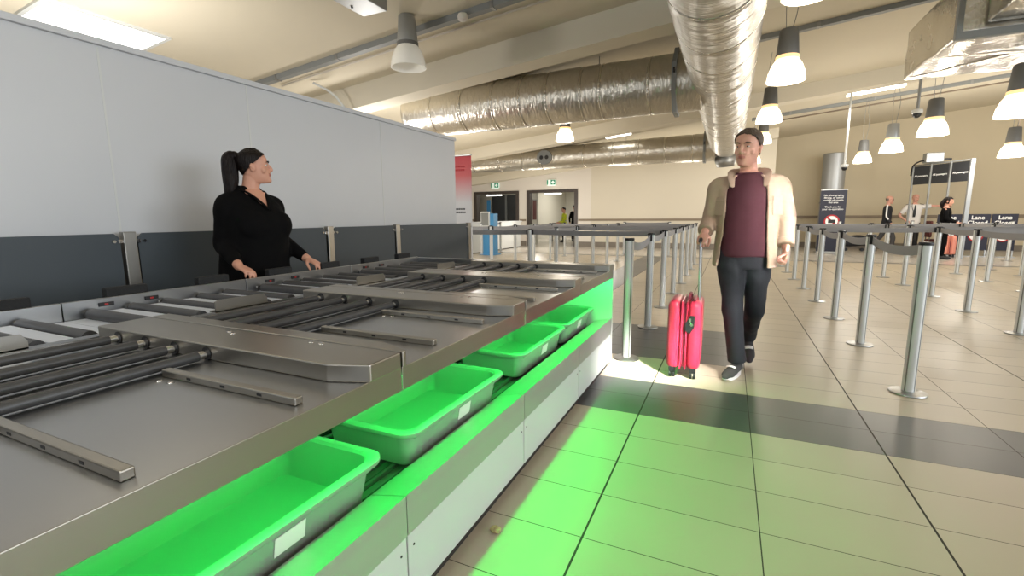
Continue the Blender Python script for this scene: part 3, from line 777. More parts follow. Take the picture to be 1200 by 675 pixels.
lamp('smaller lit pendant lamp at the right edge, right of the hanging signs', (4.93, 12.67, 2.40), True)
lamp('lit pendant lamp glowing under the larger branch duct', (-3.37, 10.12, 2.94), True)
for (x, y, e) in ((5.2, 9.6, 40), (2.0, 11.2, 40), (5.4, 15.6, 80), (8.2, 13, 55), (8.2, 16.6, 75), (-6.4, 10.2, 70), (-8.9, 13.5, 70), (-3.4, 15.6, 55), (-6.4, 15.9, 75), (-1.2, 15.6, 35)):
    point('far_hall_fill', (x, y, zc(x)-1.9), e, WARM, .18)  # added mid-air points without a lamp body, brightening the far hall
# hanging poles with cameras
def cctv(label, p, zb, m='white_panel'):
    t = thing('hanging_camera', label, 'camera', (p[0], p[1], zc(p[0])))
    mb = MB(); mb.cyl((p[0], p[1], zb+.12), (p[0], p[1], zc(p[0])), .022, 12); smooth_angle(mb.build('drop_pole', M[m], t))
    mb = MB(); mb.lathe((p[0], p[1], zb), [(.05, .06), (.075, .075), (.075, .125), (.05, .135)], 18); smooth_angle(mb.build('mount', M['white_panel'], t))
    mb = MB(); mb.ell((p[0], p[1], zb+.06), (.062, .062, .07), 16, 9); mb.build('dome', M['black'], t, smooth=True)
cctv('white pole camera hanging in front of the grey cylinder', (2.35, 13.4), 2.20)
cctv('grey pole camera hanging below the rectangular duct', (2.75, 10.3), 2.78, 'lamp_house_lt')
mb = MB(); mb.cyl((5.3, 13.5, 2.78), (5.3, 13.5, zc(5.3)), .022, 10); mb.lathe((5.3, 13.5, 2.74), [(.035, 0), (.035, .05)], 12); tag(mb.build('hanging_rod', M['rail'], smooth=True), 'plain brown rod hanging above the right-edge lamps', 'rod')

# ================================================================== QUEUE POSTS AND BELTS
def make_post():
    t = thing('queue_post', '', 'queue post', (0, 0, 0), group='silver belt posts of the queue')
    mb = MB(); mb.lathe((0, 0, 0), [(.103, 0), (.105, .004), (.103, .010), (.07, .016), (.038, .018)], 32); smooth_angle(mb.build('base', M['alu'], t))
    mb = MB(); mb.lathe((0, 0, 0), [(.036, .016), (.036, .985)], 28); pz = smooth_angle(mb.build('pole', M['post'], t))
    mb = MB()
    for a in (45, 135, 225, 315):
        c, s_ = math.cos(math.radians(a)), math.sin(math.radians(a))
        X = Vector((-s_, c, 0)); ce = Vector((c, s_, 0))*.0362
        q = [ce+X*.004, ce-X*.004]
        mb.quad((q[0].x, q[0].y, .02), (q[1].x, q[1].y, .02), (q[1].x, q[1].y, .985), (q[0].x, q[0].y, .985))
    for v in mb.bm.verts: v.co.x *= 1.002; v.co.y *= 1.002
    for f in list(mb.bm.faces):
        r = bmesh.ops.extrude_face_region(mb.bm, geom=[f])
        for v in r['geom']:
            if isinstance(v, bmesh.types.BMVert): v.co.x *= .96; v.co.y *= .96
    mb.build('groove', M['post_groove'], pz)
    mb = MB(); mb.lathe((0, 0, 0), [(.037, .983), (.039, .986), (.039, .997), (.036, 1.003), (.01, 1.004)], 28); smooth_angle(mb.build('cap', M['black'], t))
    return t
def add_belt(t, a, b, z=.955, sag=.012, h=.068):
    # webbing from post a to post b; local to post t
    a = Vector((a[0], a[1], 0)); b = Vector((b[0], b[1], 0)); d = (b-a).normalized(); nrm = Vector((-d.y, d.x, 0))
    mb = MB(); p0 = a+d*.05; p1 = b-d*.05; n = 14; top = []; rows = []
    for i in range(n+1):
        f = i/n; p = p0.lerp(p1, f); zz = z - sag*4*f*(1-f)
        rows.append([mb.bm.verts.new((p+nrm*s).to_tuple()[:2]+(zz+q,)) for s, q in ((-.0012, -h/2), (.0012, -h/2), (.0012, h/2), (-.0012, h/2))])
    for u, v in zip(rows, rows[1:]): mb.bridge(u, v)
    mb.cap(rows[0], True); mb.cap(rows[-1])
    be = mb.build('belt', M['belt'], t, smooth=False)
    mb = MB()
    for c, dd in ((a, d), (b, -d)):
        q = c+dd*.043
        bmv = []
        k = MB(); k.box(-.012, .012, -.02, .02, z-.036, z+.036, .003)
        k.bm.transform(Matrix.Translation((q.x, q.y, 0)) @ Matrix.Rotation(math.atan2(d.y, d.x), 4, 'Z'))
        me = bpy.data.meshes.new('tmp'); k.bm.to_mesh(me); k.bm.free(); mb.bm.from_mesh(me); bpy.data.meshes.remove(me)
    mb.build('belt_clip', M['black'], be)
post0 = make_post(); first = [True]
ORD = ['nearest', 'second', 'third', 'fourth', 'fifth', 'sixth', 'seventh', 'eighth', 'ninth', 'tenth']
def post_row(pts, lab, belt=True, sags=None):
    prev = None; made = []
    for i, (x, y) in enumerate(pts):
        lb = lab(i)
        if first[0]: t = post0; t.location = (x, y, 0); t['label'] = lb; first[0] = False
        else:
            t = post0.copy(); COL.objects.link(t); t.location = (x, y, 0); t['label'] = lb
            for ch in list(post0.children):
                if ch.name.startswith('belt'): continue
                c = ch.copy(); COL.objects.link(c); c.parent = t
                for g in list(ch.children):
                    d = g.copy(); COL.objects.link(d); d.parent = c
        made.append(t)
    bpy.context.view_layer.update()
    for i in range(1, len(pts)):
        if belt: add_belt(made[i], pts[i], pts[i-1], sag=(sags[i-1] if sags else .015))
    return made
def ordl(where):
    return lambda i: '%s silver post %s' % (ORD[i], where)
Lr = [(-.725, 3.85), (-.735, 5.06), (-.74, 6.27), (-.73, 7.47), (-.73, 8.67), (-.73, 9.87), (-.73, 11.07), (-.73, 12.27)]
mL = post_row(Lr, ordl("in the row behind the pink suitcase and table end"), sags=[.05, .03, .02, .02, .02, .02, .02])
Rr = [(1.145, 3.82), (1.15, 5.13), (1.152, 6.34), (1.15, 7.54), (1.145, 8.78), (1.14, 10.0), (1.14, 11.2), (1.14, 12.4)]
post_row(Rr, ordl("in the row just right of the walking man"), sags=[.04, .035, .03, .03, .02, .02, .02])
R2 = [(2.66, 6.2), (2.69, 7.42), (2.72, 8.65), (2.71, 9.85), (2.70, 10.95), (2.70, 12.15)]
m2 = post_row(R2, ordl("in the second row right of the man, left of the lane signs"))
add_belt(m2[0], R2[0], (2.66, 4.98))
R3 = [(4.15, 9.68), (4.15, 10.88), (4.15, 12.1), (4.15, 13.3)]
m3 = post_row(R3, ordl("in the third row right of the man, before the pink case"))
add_belt(m3[0], R3[0], (4.15, 8.45))
R4 = [(5.1, 12.1), (5.1, 13.28)]
m4 = post_row(R4, lambda i: ['silver post at the right edge before the lane signs', 'silver post standing right in front of the lane signs'][i])
add_belt(m4[0], R4[0], (5.1, 10.9))
A = [(-2.65, 6.4), (-2.65, 7.55), (-2.65, 8.72), (-2.65, 9.95), (-2.65, 11.25), (-2.65, 12.4)]
ma = post_row(A, ordl("in the row directly beyond the table's far end"))
add_belt(ma[0], A[0], (-4.45, 6.5)); add_belt(ma[0], A[0], Lr[2])
B = [(-4.45, 8.65), (-4.45, 9.85), (-4.45, 11.0), (-4.45, 12.2), (-4.45, 13.45)]
mb_ = post_row(B, ordl("in the row between the table end and the left doorway"))
add_belt(mb_[0], B[0], (-5.9, 8.4))
Cc = [(-7.0, 12.95), (-7.0, 14.3)]
post_row(Cc, lambda i: ['silver post in front of the pale blue kiosk', 'silver post beyond the pale blue kiosk'][i])
Dd = [(-1.6, 14.6), (-2.9, 14.5)]
post_row(Dd, lambda i: ['silver post standing alone on the dark tile strip far back', 'silver post far back in front of the cream wall'][i])
Ee = [(2.9, 16.4), (4.62, 16.6), (6.4, 15.9)]
post_row(Ee, lambda i: ['pale post in front of the navy photography banner', 'pale post before the man in the white shirt', 'pale post right in front of the second lane sign'][i], belt=False)
add_belt(ma[3], A[3], B[1]); add_belt(ma[2], A[2], B[0]); add_belt(ma[5], A[5], B[3])
add_belt(mL[4], Lr[4], A[2]); add_belt(mL[5], Lr[5], A[3]); add_belt(mL[7], Lr[7], A[5])
add_belt(m2[2], R2[2], Rr[4]); add_belt(m2[4], R2[4], Rr[6]); add_belt(m2[2], R2[2], (4.15, 8.45)); add_belt(m3[0], R3[0], R2[3]); add_belt(m3[1], R3[1], R4[0])
add_belt(m2[5], R2[5], Rr[7]); add_belt(m3[2], R3[2], R2[5]); add_belt(m4[0], R4[0], R3[2]); add_belt(m4[1], R4[1], R3[3])

# ================================================================== PINK CABIN CASE
def suitcase(name, label, x0, x1, y0, y1, ztop, m, loc, group=None, handle=True, axis='y'):
    t = thing(name, label, 'suitcase', loc)
    zb = .065; xm = (x0+x1)/2
    def shell(a, b, side):
        mb = MB(); mb.box(a, b, y0, y1, zb, ztop)
        es = [e for e in mb.bm.edges]
        bmesh.ops.bevel(mb.bm, geom=es, offset=min(.05, (b-a)*.48), segments=5, profile=.5, affect='EDGES')
        bmesh.ops.subdivide_edges(mb.bm, edges=[e for e in mb.bm.edges if e.calc_length() > .15], cuts=3, use_grid_fill=True)
        return smooth_angle(mb.build('shell', m, t), 50)
    shell(x0, xm-.020, -1); s2 = shell(xm+.020, x1, 1)
    mb = MB(); mb.box(xm-.022, xm+.022, y0+.020, y1-.020, zb+.020, ztop-.020, .012); mb.build('zip_band', M['pink_dk'], t)
    for s_ in (-1, 1):
        mb = MB(); mb.box(xm+s_*.017-.006, xm+s_*.017+.006, y0+.004, y1-.004, zb+.004, ztop-.004, .004); mb.build('shell_rim', m, t)
    for x in (x0+.045, x1-.045):
        for y in (y0+.035, y1-.035):
            mb = MB(); mb.box(x-.022, x+.022, y-.024, y+.024, .045, zb+.02, .006); wb = mb.build('castor', M['black'], t)
            mb = MB()
            for d in (-.012, .012): mb.cyl((x+d-.008, y, .025), (x+d+.008, y, .025), .025, 16)
            smooth_angle(mb.build('wheel', M['black'], wb))
    return t, xm
cx0, cx1, cy0, cy1, czt = -.372, -.140, 3.50, 3.87, .578
t, xm = suitcase('cabin_suitcase', 'bright pink hard-shell cabin suitcase pulled by the walking man', cx0, cx1, cy0, cy1, czt, M['pink'], ((cx0+cx1)/2, 3.68, 0))
mb = MB(); mb.extr([(-.245, .42), (-.215, .475), (-.185, .475), (-.185, .395), (-.212, .345), (-.245, .365)], 1, cy0-.006, cy0+.01); lk = mb.build('lock_plate', M['black'], t)
mb = MB(); mb.cyl((-.205, cy0-.010, .41), (-.205, cy0-.004, .41), .011, 14); mb.box(-.224, -.208, cy0-.009, cy0-.005, .425, .455, .001); mb.build('lock_dial', M['chrome'], lk)
mb = MB(); mb.tube([(-.232, 3.62, czt-.01), (-.232, 3.63, czt+.022), (-.232, 3.69, czt+.028), (-.232, 3.75, czt+.022), (-.232, 3.76, czt-.01)], .011, 10, sub=4); mb.build('carry_handle', M['pink_dk'], t, smooth=True)
mb = MB(); mb.tube([(-.212, 3.535, czt-.006), (-.205, 3.53, czt+.012), (-.185, 3.535, czt-.004)], .004, 6, sub=4); mb.build('zip_pull', M['black'], t)
for y in (3.60, 3.74):
    mb = MB(); mb.tube([(-.168, y, czt-.06), (-.180, y, 1.0)], [(.0085, .010), (.0075, .009)], 12); smooth_angle(mb.build('telescopic_tube', M['chrome'], t))
mb = MB(); mb.tube([(-.180, 3.565, 1.0), (-.180, 3.60, 1.008), (-.180, 3.67, 1.010), (-.180, 3.74, 1.008), (-.180, 3.775, 1.0)], [(.013, .014), (.014, .015), (.015, .016), (.014, .015), (.013, .014)], 12, sub=3, dome=True); mb.build('grip', M['black'], t, smooth=True)

# ================================================================== FAR END OF THE HALL
# exit signs over the openings
for nm, (x, z) in {'left': (-8.91, 2.46), 'right': (-6.44, 2.50)}.items():
    t = thing('exit_sign', 'lit green and white emergency sign above the %s doorway' % nm, 'sign', (x, YB-.06, z), group='emergency signs above the doorways')
    mb = MB(); mb.box(x-.19, x+.19, YB-.09, YB-.03, z-.10, z+.10, .006); mb.build('sign_box', M['exit_white'], t)
    mb = MB(); mb.box(x-.02, x+.17, YB-.097, YB-.09, z-.09, z+.09); mb.box(x-.18, x-.13, YB-.097, YB-.09, z-.09, z+.09); mb.build('green_field', M['exit_green'], t)
    mb = MB(); mb.box(x+.05, x+.10, YB-.102, YB-.097, z-.06, z+.06); mb.box(x+.015, x+.135, YB-.1025, YB-.097, z-.025, z+.025); mb.build('white_cross', M['exit_white'], t)
    mb = MB(); mb.box(x-.16, x+.16, YB-.08, YB-.05, z-.13, z-.10, .004); mb.build('downlight', M['exit_white'], t)
# low white counter on the far left, kiosk standing at it
t = thing('low_counter', 'low white counter running beside the left doorway', 'counter', (-7.0, 14, 0))
mb = MB(); mb.box(-7.75, -7.45, 11.7, 17.0, .03, .98); mb.build('front', M['white_panel'], t)
mb = MB(); mb.box(-7.80, -7.40, 11.65, 17.05, .98, 1.02, .004); mb.build('counter_top', M['wall_white'], t)
mb = MB(); mb.box(-7.74, -7.46, 11.72, 16.98, 0, .03); mb.build('plinth', M['kick'], t)
t = thing('service_kiosk', 'white-framed kiosk with a pale blue side near the left doorway', 'kiosk', (-6.75, 13.2, 0))
mb = MB(); mb.box(-6.98, -6.60, 13.0, 13.3, 0, 1.28, .01); mb.build('cabinet', M['blue'], t)
mb = MB(); mb.box(-7.02, -6.72, 12.95, 13.0, .86, 1.34, .006); kf = mb.build('screen_frame', M['white_panel'], t)
mb = MB(); mb.box(-6.99, -6.75, 12.94, 12.95, .92, 1.30); mb.build('screen', M['grey_paint'], kf)
mb = MB(); mb.box(-7.05, -6.55, 12.9, 13.4, 0, .03, .004); mb.build('base_plate', M['blue'], t)
t = thing('blue_banner', 'tall narrow blue panel inside the left doorway', 'panel', (-10.2, 19.6, 0))
mb = MB(); mb.box(-10.29, -10.11, 19.6, 19.64, .05, 1.95, .004); mb.build('panel', M['blue'], t)
mb = MB(); mb.box(-10.33, -10.07, 19.5, 19.74, 0, .05, .004); mb.build('foot', M['grey_paint'], t)
# furniture seen through the right opening
for k, (x, y, lb) in enumerate(((-7.5, 22.9, 'brown table left inside the right doorway'), (-6.2, 23.6, 'brown table behind the person in yellow'))):
    t = thing('folding_table', lb, 'table', (x, y, 0), group='tables in the room beyond')
    mb = MB(); mb.box(x-.55, x+.55, y-.35, y+.35, .72, .76, .004); mb.build('table_top', M['wood'], t)
    for sx in (-.5, .5):
        for sy in (-.3, .3):
            mb = MB(); mb.cyl((x+sx, y+sy, 0), (x+sx, y+sy, .72), .018, 8); mb.build('leg', M['grey_paint'], t)
for k, (x, y, rz, lb) in enumerate(((-7.45, 21.2, .3, 'dark chair left in the right doorway'), (-7.62, 22.0, -.5, 'dark chair in the middle of the right doorway'), (-6.5, 22.6, 2.6, 'dark chair right of the person in yellow'))):
    t = thing('dark_chair', lb, 'chair', (x, y, 0), rz, group='chairs in the room beyond')
    mb = MB(); mb.box(-.2, .2, -.2, .2, .43, .47, .01); mb.build('seat', M['black'], t, local=True)
    mb = MB(); mb.box(-.2, .2, .18, .22, .55, .88, .01); mb.build('backrest', M['black'], t, local=True)
    for sx in (-.18, .18):
        for sy in (-.18, .18):
            mb = MB(); mb.cyl((sx, sy, 0), (sx, sy, .43), .012, 8); mb.build('leg', M['grey_paint'], t, local=True)
        mb = MB(); mb.cyl((sx, .2, .45), (sx, .2, .86), .012, 8); mb.build('back_post', M['grey_paint'], t, local=True)
t = thing('fire_extinguisher_board', 'dark red panel on the side wall inside the right doorway', 'panel', (-7.49, 18.6, 1.3))
mb = MB(); mb.box(-7.498, -7.47, 18.4, 18.75, 1.05, 1.85, .004); mb.build('board', M['maroon_seat'], t)
mb = MB(); mb.box(-7.498, -7.46, 18.38, 18.77, 1.85, 1.89, .003); mb.build('edge_strip', M['grey_paint'], t)
for x, lb in ((-9.5, 'small lit tube light inside the left doorway'), (-6.75, 'small lit tube light inside the right doorway')):
    t = thing('tube_light', lb, 'light', (x, 18.8, 2.4), group='tube lights inside the doorways')
    mb = MB(); mb.box(x-.38, x+.38, 18.75, 18.85, 2.13, 2.17, .004); mb.build('batten', M['white_panel'], t)
    mb = MB(); mb.box(x-.36, x+.36, 18.76, 18.84, 2.09, 2.13, .004); mb.build('diffuser', M['tube_on'], t)
    mb = MB(); mb.cyl((x-.2, 18.8, 2.17), (x-.2, 18.8, 2.9), .006, 6); mb.cyl((x+.2, 18.8, 2.17), (x+.2, 18.8, 2.9), .006, 6); mb.build('hanger', M['galv'], t)

# red and white roll-up banner beyond the end of the partition
def banner_mat():
    m = bpy.data.materials.new('red_fade_print'); m.use_nodes = True; nt = m.node_tree; N = nt.nodes; L = nt.links; b = N['Principled BSDF']
    tc = N.new('ShaderNodeTexCoord'); s = N.new('ShaderNodeSeparateXYZ'); L.new(tc.outputs['Generated'], s.inputs[0])
    r = N.new('ShaderNodeValToRGB'); e = r.color_ramp.elements
    e[0].position = .0; e[0].color = rgb(206, 206, 208); e[1].position = 1.0; e[1].color = rgb(196, 66, 74)
    q = e.new(.66); q.color = rgb(206, 206, 208); q = e.new(.86); q.color = rgb(204, 98, 100)
    L.new(s.outputs['Z'], r.inputs[0]); L.new(r.outputs[0], b.inputs['Base Color']); b.inputs['Roughness'].default_value = .6
    return m
t = thing('roll_up_banner', 'red and white roll-up banner beyond the end of the white partition', 'banner', (-3.95, 6.28, 0))
mb = MB(); mb.box(-4.45, -3.545, 6.27, 6.275, .08, 2.08); sh = mb.build('banner_sheet', banner_mat(), t)
mb = MB(); mb.box(-4.46, -3.535, 6.255, 6.285, 2.08, 2.10, .003); mb.build('top_bar', M['alu'], t)
mb = MB(); mb.box(-4.47, -3.525, 6.2, 6.34, 0, .08, .01); mb.build('base', M['alu'], t)
mb = MB(); mb.cyl((-4.0, 6.30, .06), (-4.0, 6.30, 2.09), .012, 8); mb.build('support_pole', M['alu'], t)
for z, n in ((1.93, 2), (1.30, 2)):
    for k in range(n):
        mb = MB(); r_ = random.Random(k+int(z*10)); x = -3.93
        while x < -3.66:
            wd = r_.uniform(.016, .03); mb.box(x, x+wd, 6.267, 6.27, z-.05*k-.012, z-.05*k+.012); x += wd+.008
        mb.build('print_line', M['redprint'] if z > 1.6 else M['sign_dk'], sh)

# grey cylinder (vertical duct) and navy banner
t = thing('vertical_duct', 'grey cylindrical duct standing behind the navy banner', 'duct', (3.08, 19.2, 0))
mb = MB(); mb.lathe((3.08, 19.2, 0), [(.33, 0), (.33, 3.18), (.30, 3.2)], 36); smooth_angle(mb.build('cylinder', M['lamp_house_lt'], t))
mb = MB(); mb.lathe((3.08, 19.2, 1.55), [(.332, 0), (.345, .01), (.345, .05), (.332, .06)], 36); smooth_angle(mb.build('joint_band', M['galv'], t))
def prohibition(parent, x, y, z, r, name='prohibition_ring'):
    mb = MB(); X, Z = Vector((1, 0, 0)), Vector((0, 0, 1)); n = 36
    o0 = [mb.bm.verts.new(Vector((x, y, z))+X*r*math.cos(2*PI*k/n)+Z*r*math.sin(2*PI*k/n)) for k in range(n)]
    i0 = [mb.bm.verts.new(Vector((x, y, z))+X*r*.8*math.cos(2*PI*k/n)+Z*r*.8*math.sin(2*PI*k/n)) for k in range(n)]
    o1 = [mb.bm.verts.new(v.co+Vector((0, .003, 0))) for v in o0]; i1 = [mb.bm.verts.new(v.co+Vector((0, .003, 0))) for v in i0]
    mb.bridge(o0, i0); mb.bridge(i0, i1); mb.bridge(o1, o0); mb.bridge(i1, o1)
    k = r*.60; d = r*.09
    mb.extr([(x-k-d, z+k-d), (x-k+d, z+k+d), (x+k+d, z-k+d), (x+k-d, z-k-d)], 1, y-.001, y+.002)
    mb.build(name, M['redprint'], parent)
    mb = MB(); mb.cyl((x, y+.0005, z), (x, y+.003, z), r*.79, 36); mb.build('white_disc', M['white'], parent)
t = thing('pull_up_banner', 'navy banner with white print and a red ring, before the grey cylinder', 'banner', (2.78, 16.9, 0))
bx0, bx1, byy = 2.46, 3.12, 17.0
mb = MB(); mb.box(bx0, bx1, byy, byy+.006, .06, 1.90); sh = mb.build('banner_sheet', M['navy'], t)
mb = MB(); mb.box(bx0-.01, bx1+.01, byy-.015, byy+.02, 1.90, 1.925, .003); mb.build('top_bar', M['alu'], t)
mb = MB(); mb.box(bx0-.02, bx1+.02, byy-.09, byy+.1, 0, .07, .01); mb.build('base', M['alu'], t)
cxm = (bx0+bx1)/2
for tx, zz in (('No photography,', 1.75), ('filming, or use of', 1.68), ('mobile phones in', 1.61), ('this area', 1.54), ('Thank you for', 1.41), ('your co-operation', 1.34)):
    text('print_text', tx, .072, M['white'], sh, (cxm-2.78, byy-.003-16.9, zz), (PI/2, 0, 0), bold=.0008)
prohibition(sh, cxm, byy-.005, .98, .20)
mb = MB(); mb.box(cxm-.09, cxm+.09, byy-.007, byy-.005, .93, 1.03); mb.cyl((cxm, byy-.009, .98), (cxm, byy-.006, .98), .035, 18); mb.build('camera_icon', M['black'], sh)
# hanging-sign frame
ax, ay, bx_, by_ = 4.84, 17.85, 5.64, 16.35
t = thing('sign_frame', 'white post frame carrying three dark All passengers signs', 'sign frame', ((ax+bx_)/2, (ay+by_)/2, 0))
dv = Vector((bx_-ax, by_-ay, 0)); an = math.atan2(dv.y, dv.x)
for k in range(4):
    p = Vector((ax, ay, 0))+dv*(k/3)
    mb = MB(); wd = .022 if k < 3 else .045; mb.box(-wd, wd, -wd, wd, 0, 2.60, .004); mb.bm.transform(Matrix.Translation(p)); mb.build('post', M['grey_paint' if k < 3 else 'lamp_house_lt'], t)
mb = MB(); mb.tube([(ax, ay, 2.58), (bx_, by_, 2.58)], .02, 8); mb.build('top_rail', M['grey_paint'], t)
for k in range(3):
    c = Vector((ax, ay, 0))+dv*((k+.5)/3); Lh = dv.length/6-.045
    mb = MB(); mb.box(-Lh, Lh, -.012, .012, -.26, .26, .003); mb.bm.transform(Matrix.Translation((c.x, c.y, 2.29)) @ Matrix.Rotation(an, 4, 'Z')); sg = mb.build('sign_board', M['sign_dk'], t)
    nrm = Vector((dv.y, -dv.x, 0)).normalized()
    if nrm.y > 0: nrm = -nrm
    pp = c+nrm*.015-t.location
    text('sign_text', 'All passengers', .072, M['white'], sg, (pp.x, pp.y, 2.27), (PI/2, 0, an), bold=.001)
t = thing('junction_box', 'pale grey box with a cable on top of the sign frame', 'box', (5.05, 17.4, 2.62))
mb = MB(); mb.box(4.92, 5.32, 17.2, 17.5, 2.61, 2.88, .02); mb.build('housing', M['lamp_house_lt'], t)
mb = MB(); mb.tube([(4.93, 17.35, 2.68), (4.84, 17.5, 2.66), (4.80, 17.8, 2.56), (4.80, 17.88, 2.3)], .02, 8, sub=4); mb.build('cable', M['black'], t, smooth=True)
mb = MB(); mb.box(5.32, 5.52, 17.3, 17.38, 2.66, 2.72, .01); mb.build('bracket', M['black'], t)
# lane signs
for k, (x, lb) in enumerate(((5.62, 'navy lane sign half hidden by the woman in black'), (6.22, 'navy Lane Closed sign right of the white sign post'), (6.78, 'rightmost navy Lane Closed sign near the right edge'))):
    yy = 17.25
    t = thing('lane_sign', lb, 'sign', (x, yy, 0), group='navy lane signs')
    mb = MB(); mb.box(x-.265, x+.265, yy, yy+.02, .18, 1.17, .004); sh = mb.build('sign_board', M['navy'], t)
    for sx in (-.25, .25):
        mb = MB(); mb.box(x+sx-.015, x+sx+.015, yy+.02, yy+.04, 0, 1.15); mb.build('leg', M['alu'], t)
    mb = MB(); mb.box(x-.27, x+.27, yy-.12, yy+.16, 0, .02, .004); mb.build('foot', M['alu'], t)
    text('sign_text', 'Lane', .15, M['white'], sh, (0, -.004, 1.07), (PI/2, 0, 0), bold=.003)
    text('sign_text', 'Closed', .15, M['white'], sh, (0, -.004, .93), (PI/2, 0, 0), bold=.003)
    prohibition(sh, x, yy-.005, .58, .17)
# salmon case and a dark holdall
t, xm = suitcase('wheeled_suitcase', 'salmon pink suitcase standing on the floor by the sign posts', 5.40, 5.68, 16.74, 17.02, .58, M['pink_pale'], (5.54, 16.88, 0))
mb = MB(); mb.tube([(5.47, 17.0, .56), (5.47, 17.0, .93), (5.61, 17.0, .93), (5.61, 17.0, .56)], .012, 8); mb.build('pull_handle', M['alu'], t)
t = thing('holdall', 'dark wheeled holdall trailing behind the man with the striped sleeve', 'bag', (3.75, 18.7, 0))
mb = MB(); mb.tube([(3.42, 18.7, .22), (3.58, 18.7, .30), (3.9, 18.7, .34), (4.06, 18.7, .28)], [(.12, .10), (.16, .17), (.16, .18), (.13, .12)], 14, sub=4, side=(0, 1, 0), dome=True); mb.build('bag_body', M['dark_cloth'], t, smooth=True)
for x in (3.52, 3.96):
    mb = MB(); mb.cyl((x, 18.6, .05), (x, 18.8, .05), .05, 14); mb.build('wheel', M['black'], t)
mb = MB(); mb.tube([(4.0, 18.7, .40), (4.12, 18.7, .62), (4.2, 18.7, .80)], .014, 8, sub=3); mb.build('pull_strap', M['black'], t)
# maroon seats beside the staff
for k, (x, lb) in enumerate(((5.62, 'empty maroon chair just right of the man in the white shirt'), (6.0, 'maroon chair beyond the woman in black'))):
    oy = (-.4, -.1)[k]
    t = thing('padded_chair', lb, 'chair', (x, 18.35+oy, 0), group='maroon chairs by the sign frame')
    mb = MB(); mb.box(x-.24, x+.24, 18.12+oy, 18.58+oy, .36, .44, .03); mb.build('seat', M['maroon_seat'], t)
    mb = MB(); mb.box(x-.27, x-.20, 18.12+oy, 18.58+oy, .5, .98, .03); mb.build('backrest', M['maroon_seat'], t)
    for sx in (-.2, .2):
        for yy in (18.16+oy, 18.54+oy):
            mb = MB(); mb.cyl((x+sx, yy, 0), (x+sx, yy, .37), .016, 8); mb.build('leg', M['grey_paint'], t)
    mb = MB(); mb.cyl((x-.23, 18.2+oy, .40), (x-.23, 18.2+oy, .95), .014, 8); mb.cyl((x-.23, 18.5+oy, .40), (x-.23, 18.5+oy, .95), .014, 8); mb.build('back_post', M['grey_paint'], t)

# ================================================================== PEOPLE
HEADP = [(0.0, .028, .080, .00), (.03, .040, .094, .020), (.10, .050, .098, .042), (.17, .057, .096, .055), (.25, .062, .094, .066), (.36, .067, .092, .080),
         (.5, .0715, .089, .093), (.62, .0745, .095, .100), (.75, .0745, .090, .101), (.86, .067, .074, .090), (.94, .050, .050, .066), (1.0, .020, .020, .026)]
def head_frame(hc, yaw, pitch, tilt=0):
    return Matrix.Translation(hc) @ Matrix.Rotation(yaw, 4, 'Z') @ Matrix.Rotation(pitch, 4, 'X') @ Matrix.Rotation(tilt, 4, 'Y')
def head_loft(mb, F, h, grow=0.0, sx=1.0, tmin=-.01, n=28):
    k = h/.235
    k2 = MB(); secs = [(t*h-h*.45, 0, 0, (w*sx)*k+grow, f*k+grow, b*k+grow) for t, w, f, b in HEADP if t >= tmin]
    if grow: secs[-1] = (secs[-1][0]+grow,)+secs[-1][1:]
    k2.loft(secs, n=n, sub=3, e=2.15); k2.bm.transform(F)
    me = bpy.data.meshes.new('tmp'); k2.bm.to_mesh(me); k2.bm.free(); mb.bm.from_mesh(me); bpy.data.meshes.remove(me)
def hpt(F, h, x, y, t): return F @ Vector((x, y, t*h-h*.45))
def face_parts(mb, F, h, nose=1.0):
    k = h/.235; R = F.to_3x3()
    mb.tube([hpt(F, h, 0, -.083*k, .60), hpt(F, h, 0, -.099*k, .50), hpt(F, h, 0, -.116*k*nose, .395), hpt(F, h, 0, -.102*k, .345)], [(.008, .008), (.010, .012), (.0145, .012), (.011, .008)], 10, sub=3, side=R @ Vector((1, 0, 0)), dome=True)
    for s in (-1, 1):
        mb.ell(hpt(F, h, s*.013*k, -.094*k, .365), (.009, .010, .008), 8, 6, R)                      # nostril wings
        mb.ell(hpt(F, h, s*.030*k, -.082*k, .625), (.025, .011, .010), 10, 6, R)                  # brow ridge
        mb.ell(hpt(F, h, s*.043*k, -.0545*k, .39), (.022, .018, .026), 12, 8, R)
        mb.ell(hpt(F, h, s*.031*k, -.0725*k, .556), (.0160*k, .0140*k, .0085*k), 12, 8, R)                # upper eyelid                     # cheek
        E_ = R @ (Matrix.Rotation(s*.35, 3, 'Z'))
        mb.ell(hpt(F, h, s*.076*k, .010*k, .46), (.008, .019, .031), 10, 7, E_)                     # ear
        mb.ell(hpt(F, h, s*.078*k, .016*k, .50), (.010, .013, .018), 8, 6, E_)
    mb.ell(hpt(F, h, 0, -.095*k, .262), (.023*k, .009, .0062), 12, 6, R)                          # lips
    mb.ell(hpt(F, h, 0, -.094*k, .228), (.019*k, .010, .0068), 12, 6, R)
    mb.ell(hpt(F, h, 0, -.088*k, .07), (.022*k, .016, .016), 10, 6, R)                             # chin
